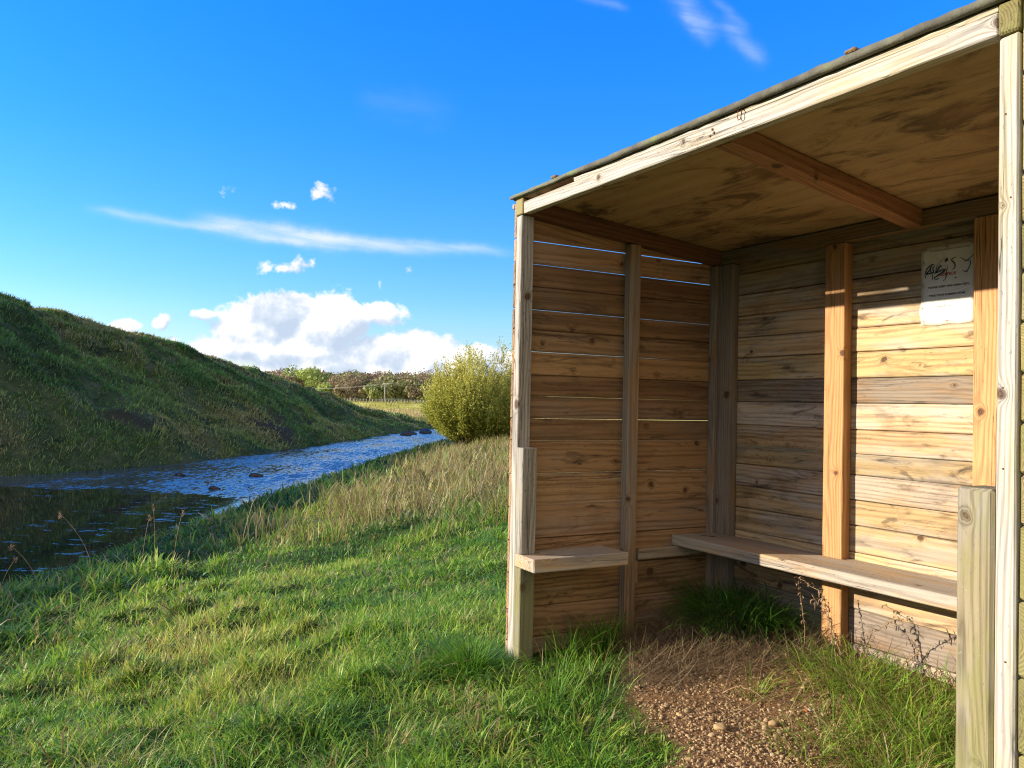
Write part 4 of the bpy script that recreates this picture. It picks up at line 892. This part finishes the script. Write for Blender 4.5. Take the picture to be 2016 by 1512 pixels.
T_ = [('leafy_tree', 604, 215, 9.0, 8, .88, 'bright green tree standing right of the hill shoulder'),
      ('leafy_tree', 628, 212, 9.6, 8, .80, 'tall mid-green tree, second from the hill, above the pale green bush'),
      ('leafy_tree', 578, 225, 8.6, 8, .72, 'dark green tree partly hidden behind the shoulder of the hill'),
      ('leafy_tree', 646, 182, 4.2, 6.5, .95, 'small pale green round tree at the left end of the fence'),
      ('bare_tree', 672, 180, 3.8, 5, .30, 'low brown tree right of the small pale green one'),
      ('leafy_tree', 683, 228, 9.0, 8, .66, 'yellowish green tree in the middle of the brown wood'),
      ('bare_tree', 700, 186, 5.6, 6, .18, 'brown tree left of the olive tree by the pole'),
      ('bare_tree', 690, 200, 7.0, 7, .12, 'russet tree behind the low brown one'),
      ('bare_tree', 722, 180, 4.0, 5.5, .34, 'low brown bushy tree by the fence, left of the pole'),
      ('leafy_tree', 752, 190, 7.2, 8, .52, 'broad olive tree just behind the utility pole'),
      ('leafy_tree', 738, 178, 4.2, 5, .62, 'small olive tree at the left foot of the utility pole'),
      ('leafy_tree', 778, 184, 5.2, 7, .56, 'olive tree right of the utility pole'),
      ('leafy_tree', 803, 190, 6.8, 7, .42, 'brown-green tree, second right of the utility pole'),
      ('bare_tree', 835, 192, 8.4, 10, .16, 'big russet tree left of the willow bush'),
      ('bare_tree', 815, 178, 4.0, 6, .32, 'low brown tree in front of the big russet one'),
      ('bare_tree', 850, 180, 4.6, 6, .36, 'low brown tree beside the left edge of the willow'),
      ('bare_tree', 870, 196, 8.0, 9, .20, 'russet tree just above the left side of the willow'),
      ('bare_tree', 655, 196, 6.2, 7, .22, 'brown tree behind the pale green round one'),
      ('bare_tree', 733, 215, 8.2, 8, .10, 'dark russet tree behind the broad olive one'),
      ('bare_tree', 900, 190, 7.0, 9, .2, 'russet tree behind the top of the willow'), ('bare_tree', 935, 188, 6.5, 9, .3, 'brown tree hidden mostly behind the willow')]
for k, x_, Y_, h_, w_, hu_, lb_ in T_: tree(k, x_, Y_, h_, w_, hu_, lb_, .2 if k == 'leafy_tree' else .6)
parts = []; Vn = 0; VV = []; QQ = []; AA = []
for k in range(210):
    Y = rng.uniform(205, 300); xp = rng.uniform(520, 1040) if k < 190 else rng.uniform(300, 560); X = px_ground(xp, Y); z = float(height(X, Y)[0])
    top = EYE+Y*(.0335+rng.normal(0, .0016)+.0035*sst(Y, 230, 300)-.0015); h = max(4., top-z)
    hue = np.clip(rng.choice([.05, .12, .18, .26, .45, .62], p=[.2, .25, .25, .15, .1, .05])+rng.normal(0, .03), 0, 1)
    V, Q, A = crown_arrays(h, rng.uniform(6, 10), 900, 9, .30, hue, .1, .5)
    VV.append(V+np.array([X, Y, z])); QQ.append(Q+Vn); AA.append(A); Vn += len(V)
tag(mesh_np('woodland', np.concatenate(VV), np.concatenate(QQ), attrs={'gc': np.concatenate(AA)}, mat_=FOL), 'distant russet and brown autumn woodland on the rise', 'woodland', kind='stuff')
# ------------------------------------------------------------------ fence, pole, wires
M, t, b = mat('grey_fence_wood'); b.inputs['Base Color'].default_value = (.30, .27, .22, 1); b.inputs['Roughness'].default_value = .9; FW = M
fence = tag(empty('field_fence', (px_ground(640, 163.5), 163.5, 1.0)), 'low post and wire fence along the top of the meadow bank', 'fence')
x0 = px_ground(640, 163.5); base = None
for k in range(62):
    X = k*.62; z = float(height(x0+X, 163.5)[0])-1.0
    if base is None:
        base = mesh_np('fence_post', [(sx*.06, sy*.06, zz) for zz in (-.3, .78) for sx, sy in ((-1, -1), (1, -1), (1, 1), (-1, 1))]+[(0, 0, .84)], [(0, 1, 5, 4), (1, 2, 6, 5), (2, 3, 7, 6), (3, 0, 4, 7), (3, 2, 1, 0)], [(4, 5, 8), (5, 6, 8), (6, 7, 8), (7, 4, 8)], mat_=FW, parent=fence); o = base
    else: o = base.copy(); COL.objects.link(o); o.parent = fence
    o.location = (X, 0, z)
M, t, b = mat('pale_wire'); b.inputs['Base Color'].default_value = (.45, .47, .48, 1); b.inputs['Metallic'].default_value = .6; b.inputs['Roughness'].default_value = .5; WIRE = M
for zz in (.35, .70):
    tube('fence_wire', [(k*.62*3.05, .07, float(height(x0+k*.62*3.05, 163.5)[0])-1.+zz) for k in range(21)], .016, WIRE, fence, 4)
PX = px_ground(757, 168)
pole = tag(empty('utility_pole', (PX, 168, 1.0)), 'single wooden utility pole behind the meadow fence', 'pole')
tube('pole_shaft', [(0, 0, -.4), (0, 0, 2), (.02, 0, 3.75)], .11, FW, pole, 8, rads=[.13, .12, .09]); tube('crossarm', [(-.55, 0, 3.6), (.55, 0, 3.6)], .06, FW, pole, 6)
for k in (-.45, .45): tube('insulator', [(k, 0, 3.66), (k, 0, 3.8)], .05, WIRE, pole, 6)
def sag(x0, z0, x1, z1, Y0, Y1, s): return [(x0+(x1-x0)*k/14, Y0+(Y1-Y0)*k/14, z0+(z1-z0)*k/14-s*4*(k/14)*(1-k/14)) for k in range(15)]
wr1 = tag(empty('overhead_wires', (PX, 168, 4.8)), 'pair of thin overhead wires running from the utility pole', 'wires')
for k in (-.45, .45):
    tube('wire', sag(k, .02, 24+k, 1.6, 0, 0, .5), .022, WIRE, wr1, 4); tube('wire', sag(k, .02, -22+k, -1.2, 0, 6, .5), .022, WIRE, wr1, 4)
# ------------------------------------------------------------------ stones in the river
M, t, b = mat('wet_rock'); pos = t.new('ShaderNodeNewGeometry').outputs['Position']; t.put(b.inputs['Base Color'], t.ramp(t.noise(pos, 5, 4), [(.3, (.012, .012, .011)), (.7, (.035, .033, .028))])); b.inputs['Roughness'].default_value = .45; t.put(b.inputs['Normal'], t.bump(t.noise(pos, 12, 4), .8, .05)); ROCK = M
def rock(x_px, y_px, s, label):
    d = fw+(x_px-1008)/F*rt+(756-y_px)/F*up; k = (WATER-EYE)/d.z; p = d*k
    V = IV3*(1+.25*np.sin(IV3[:, [0]]*3+x_px)+.18*np.cos(IV3[:, [1]]*4+y_px)+.06*np.sin(IV3[:, [2]]*9+IV3[:, [0]]*7))*np.array([1.25, .8, .55])*s
    o = tag(mesh_np('river_rock', V, None, IF3, mat_=ROCK, smooth=True), label, 'rock', 'dark rocks in the river'); o.location = (p.x, p.y, WATER+s*.12)
rock(506, 938, .17, 'wide dark rock in midstream among the ripples'); rock(424, 963, .13, 'dark rock where the smooth water meets the ripples')
rock(837, 853, .5, 'largest dark rock at the far bend beside the willow'); rock(808, 855, .36, 'dark rock at the far bend, right one of the close pair'); rock(798, 857, .38, 'dark rock at the far bend, left one of the close pair')
rock(355, 936, .12, 'small dark stone left of midstream')
# ------------------------------------------------------------------ single tall stalks on the bank
def stalk(x_px, y_px, Y, h, bend, label, seed_head=True):
    X = px_ground(x_px, Y); z = float(height(X, Y)[0]); root = tag(empty('seed_stalk', (X, Y, z)), label, 'dried plant', 'dead stalks on the near bank')
    pts = [(bend*(k/8)**2*h, .1*bend*(k/8)**2, h*(k/8)*(1-.15*abs(bend)*(k/8))) for k in range(9)]
    tube('stem', pts, .004, DRY, root, 5, rads=[.0012*Y*.32*(1-.5*k/9) for k in range(9)])
    if seed_head:
        n = 40; P = np.array([pts[-1]])+np.stack([rng.normal(0, .007, n)-bend*.01, rng.normal(0, .007, n), -rng.random(n)*.10*h], -1)
        V, Q, T, A = blades(P, rng.uniform(.015, .04, n), rng.uniform(.003, .006, n)*Y*.16, rng.uniform(0, 6.3, n), rng.uniform(0, 1.2, n), rng.uniform(0, 1, n), np.zeros(n), np.ones(n)); mesh_np('seed_head', V, Q, T, mat_=DRY, parent=root)
for s in [(195, 0, 8.4, .75, -.45, 'pale stalk arching left over the smooth dark water'), (290, 0, 9., .62, .1, 'dead dock stalk left of the dark pair on the bank'), (315, 0, 9.2, .72, -.05, 'dead dock stalk, taller of the dark pair on the bank'),
          (352, 0, 9.4, .66, .12, 'thin dead stalk right of the dark pair on the bank'), (790, 0, 11., .75, .15, 'pale seed stalk standing before the river bend'), (812, 0, 11.5, .95, .12, 'tallest pale seed stalk standing before the river bend'),
          (838, 0, 12., .8, -.1, 'pale seed stalk nearest the willow'), (88, 0, 8., .5, -.5, 'short bent stalk at the left bank'), (12, 0, 7.5, .4, .3, 'short stalk at the far left bank'), (530, 0, 7.6, .42, .25, 'upright green-brown stalk amid the shaded bank grass'), (695, 0, 8.8, .5, -.2, 'leaning stalk between the lawn and the reeds')]:
    stalk(*s)
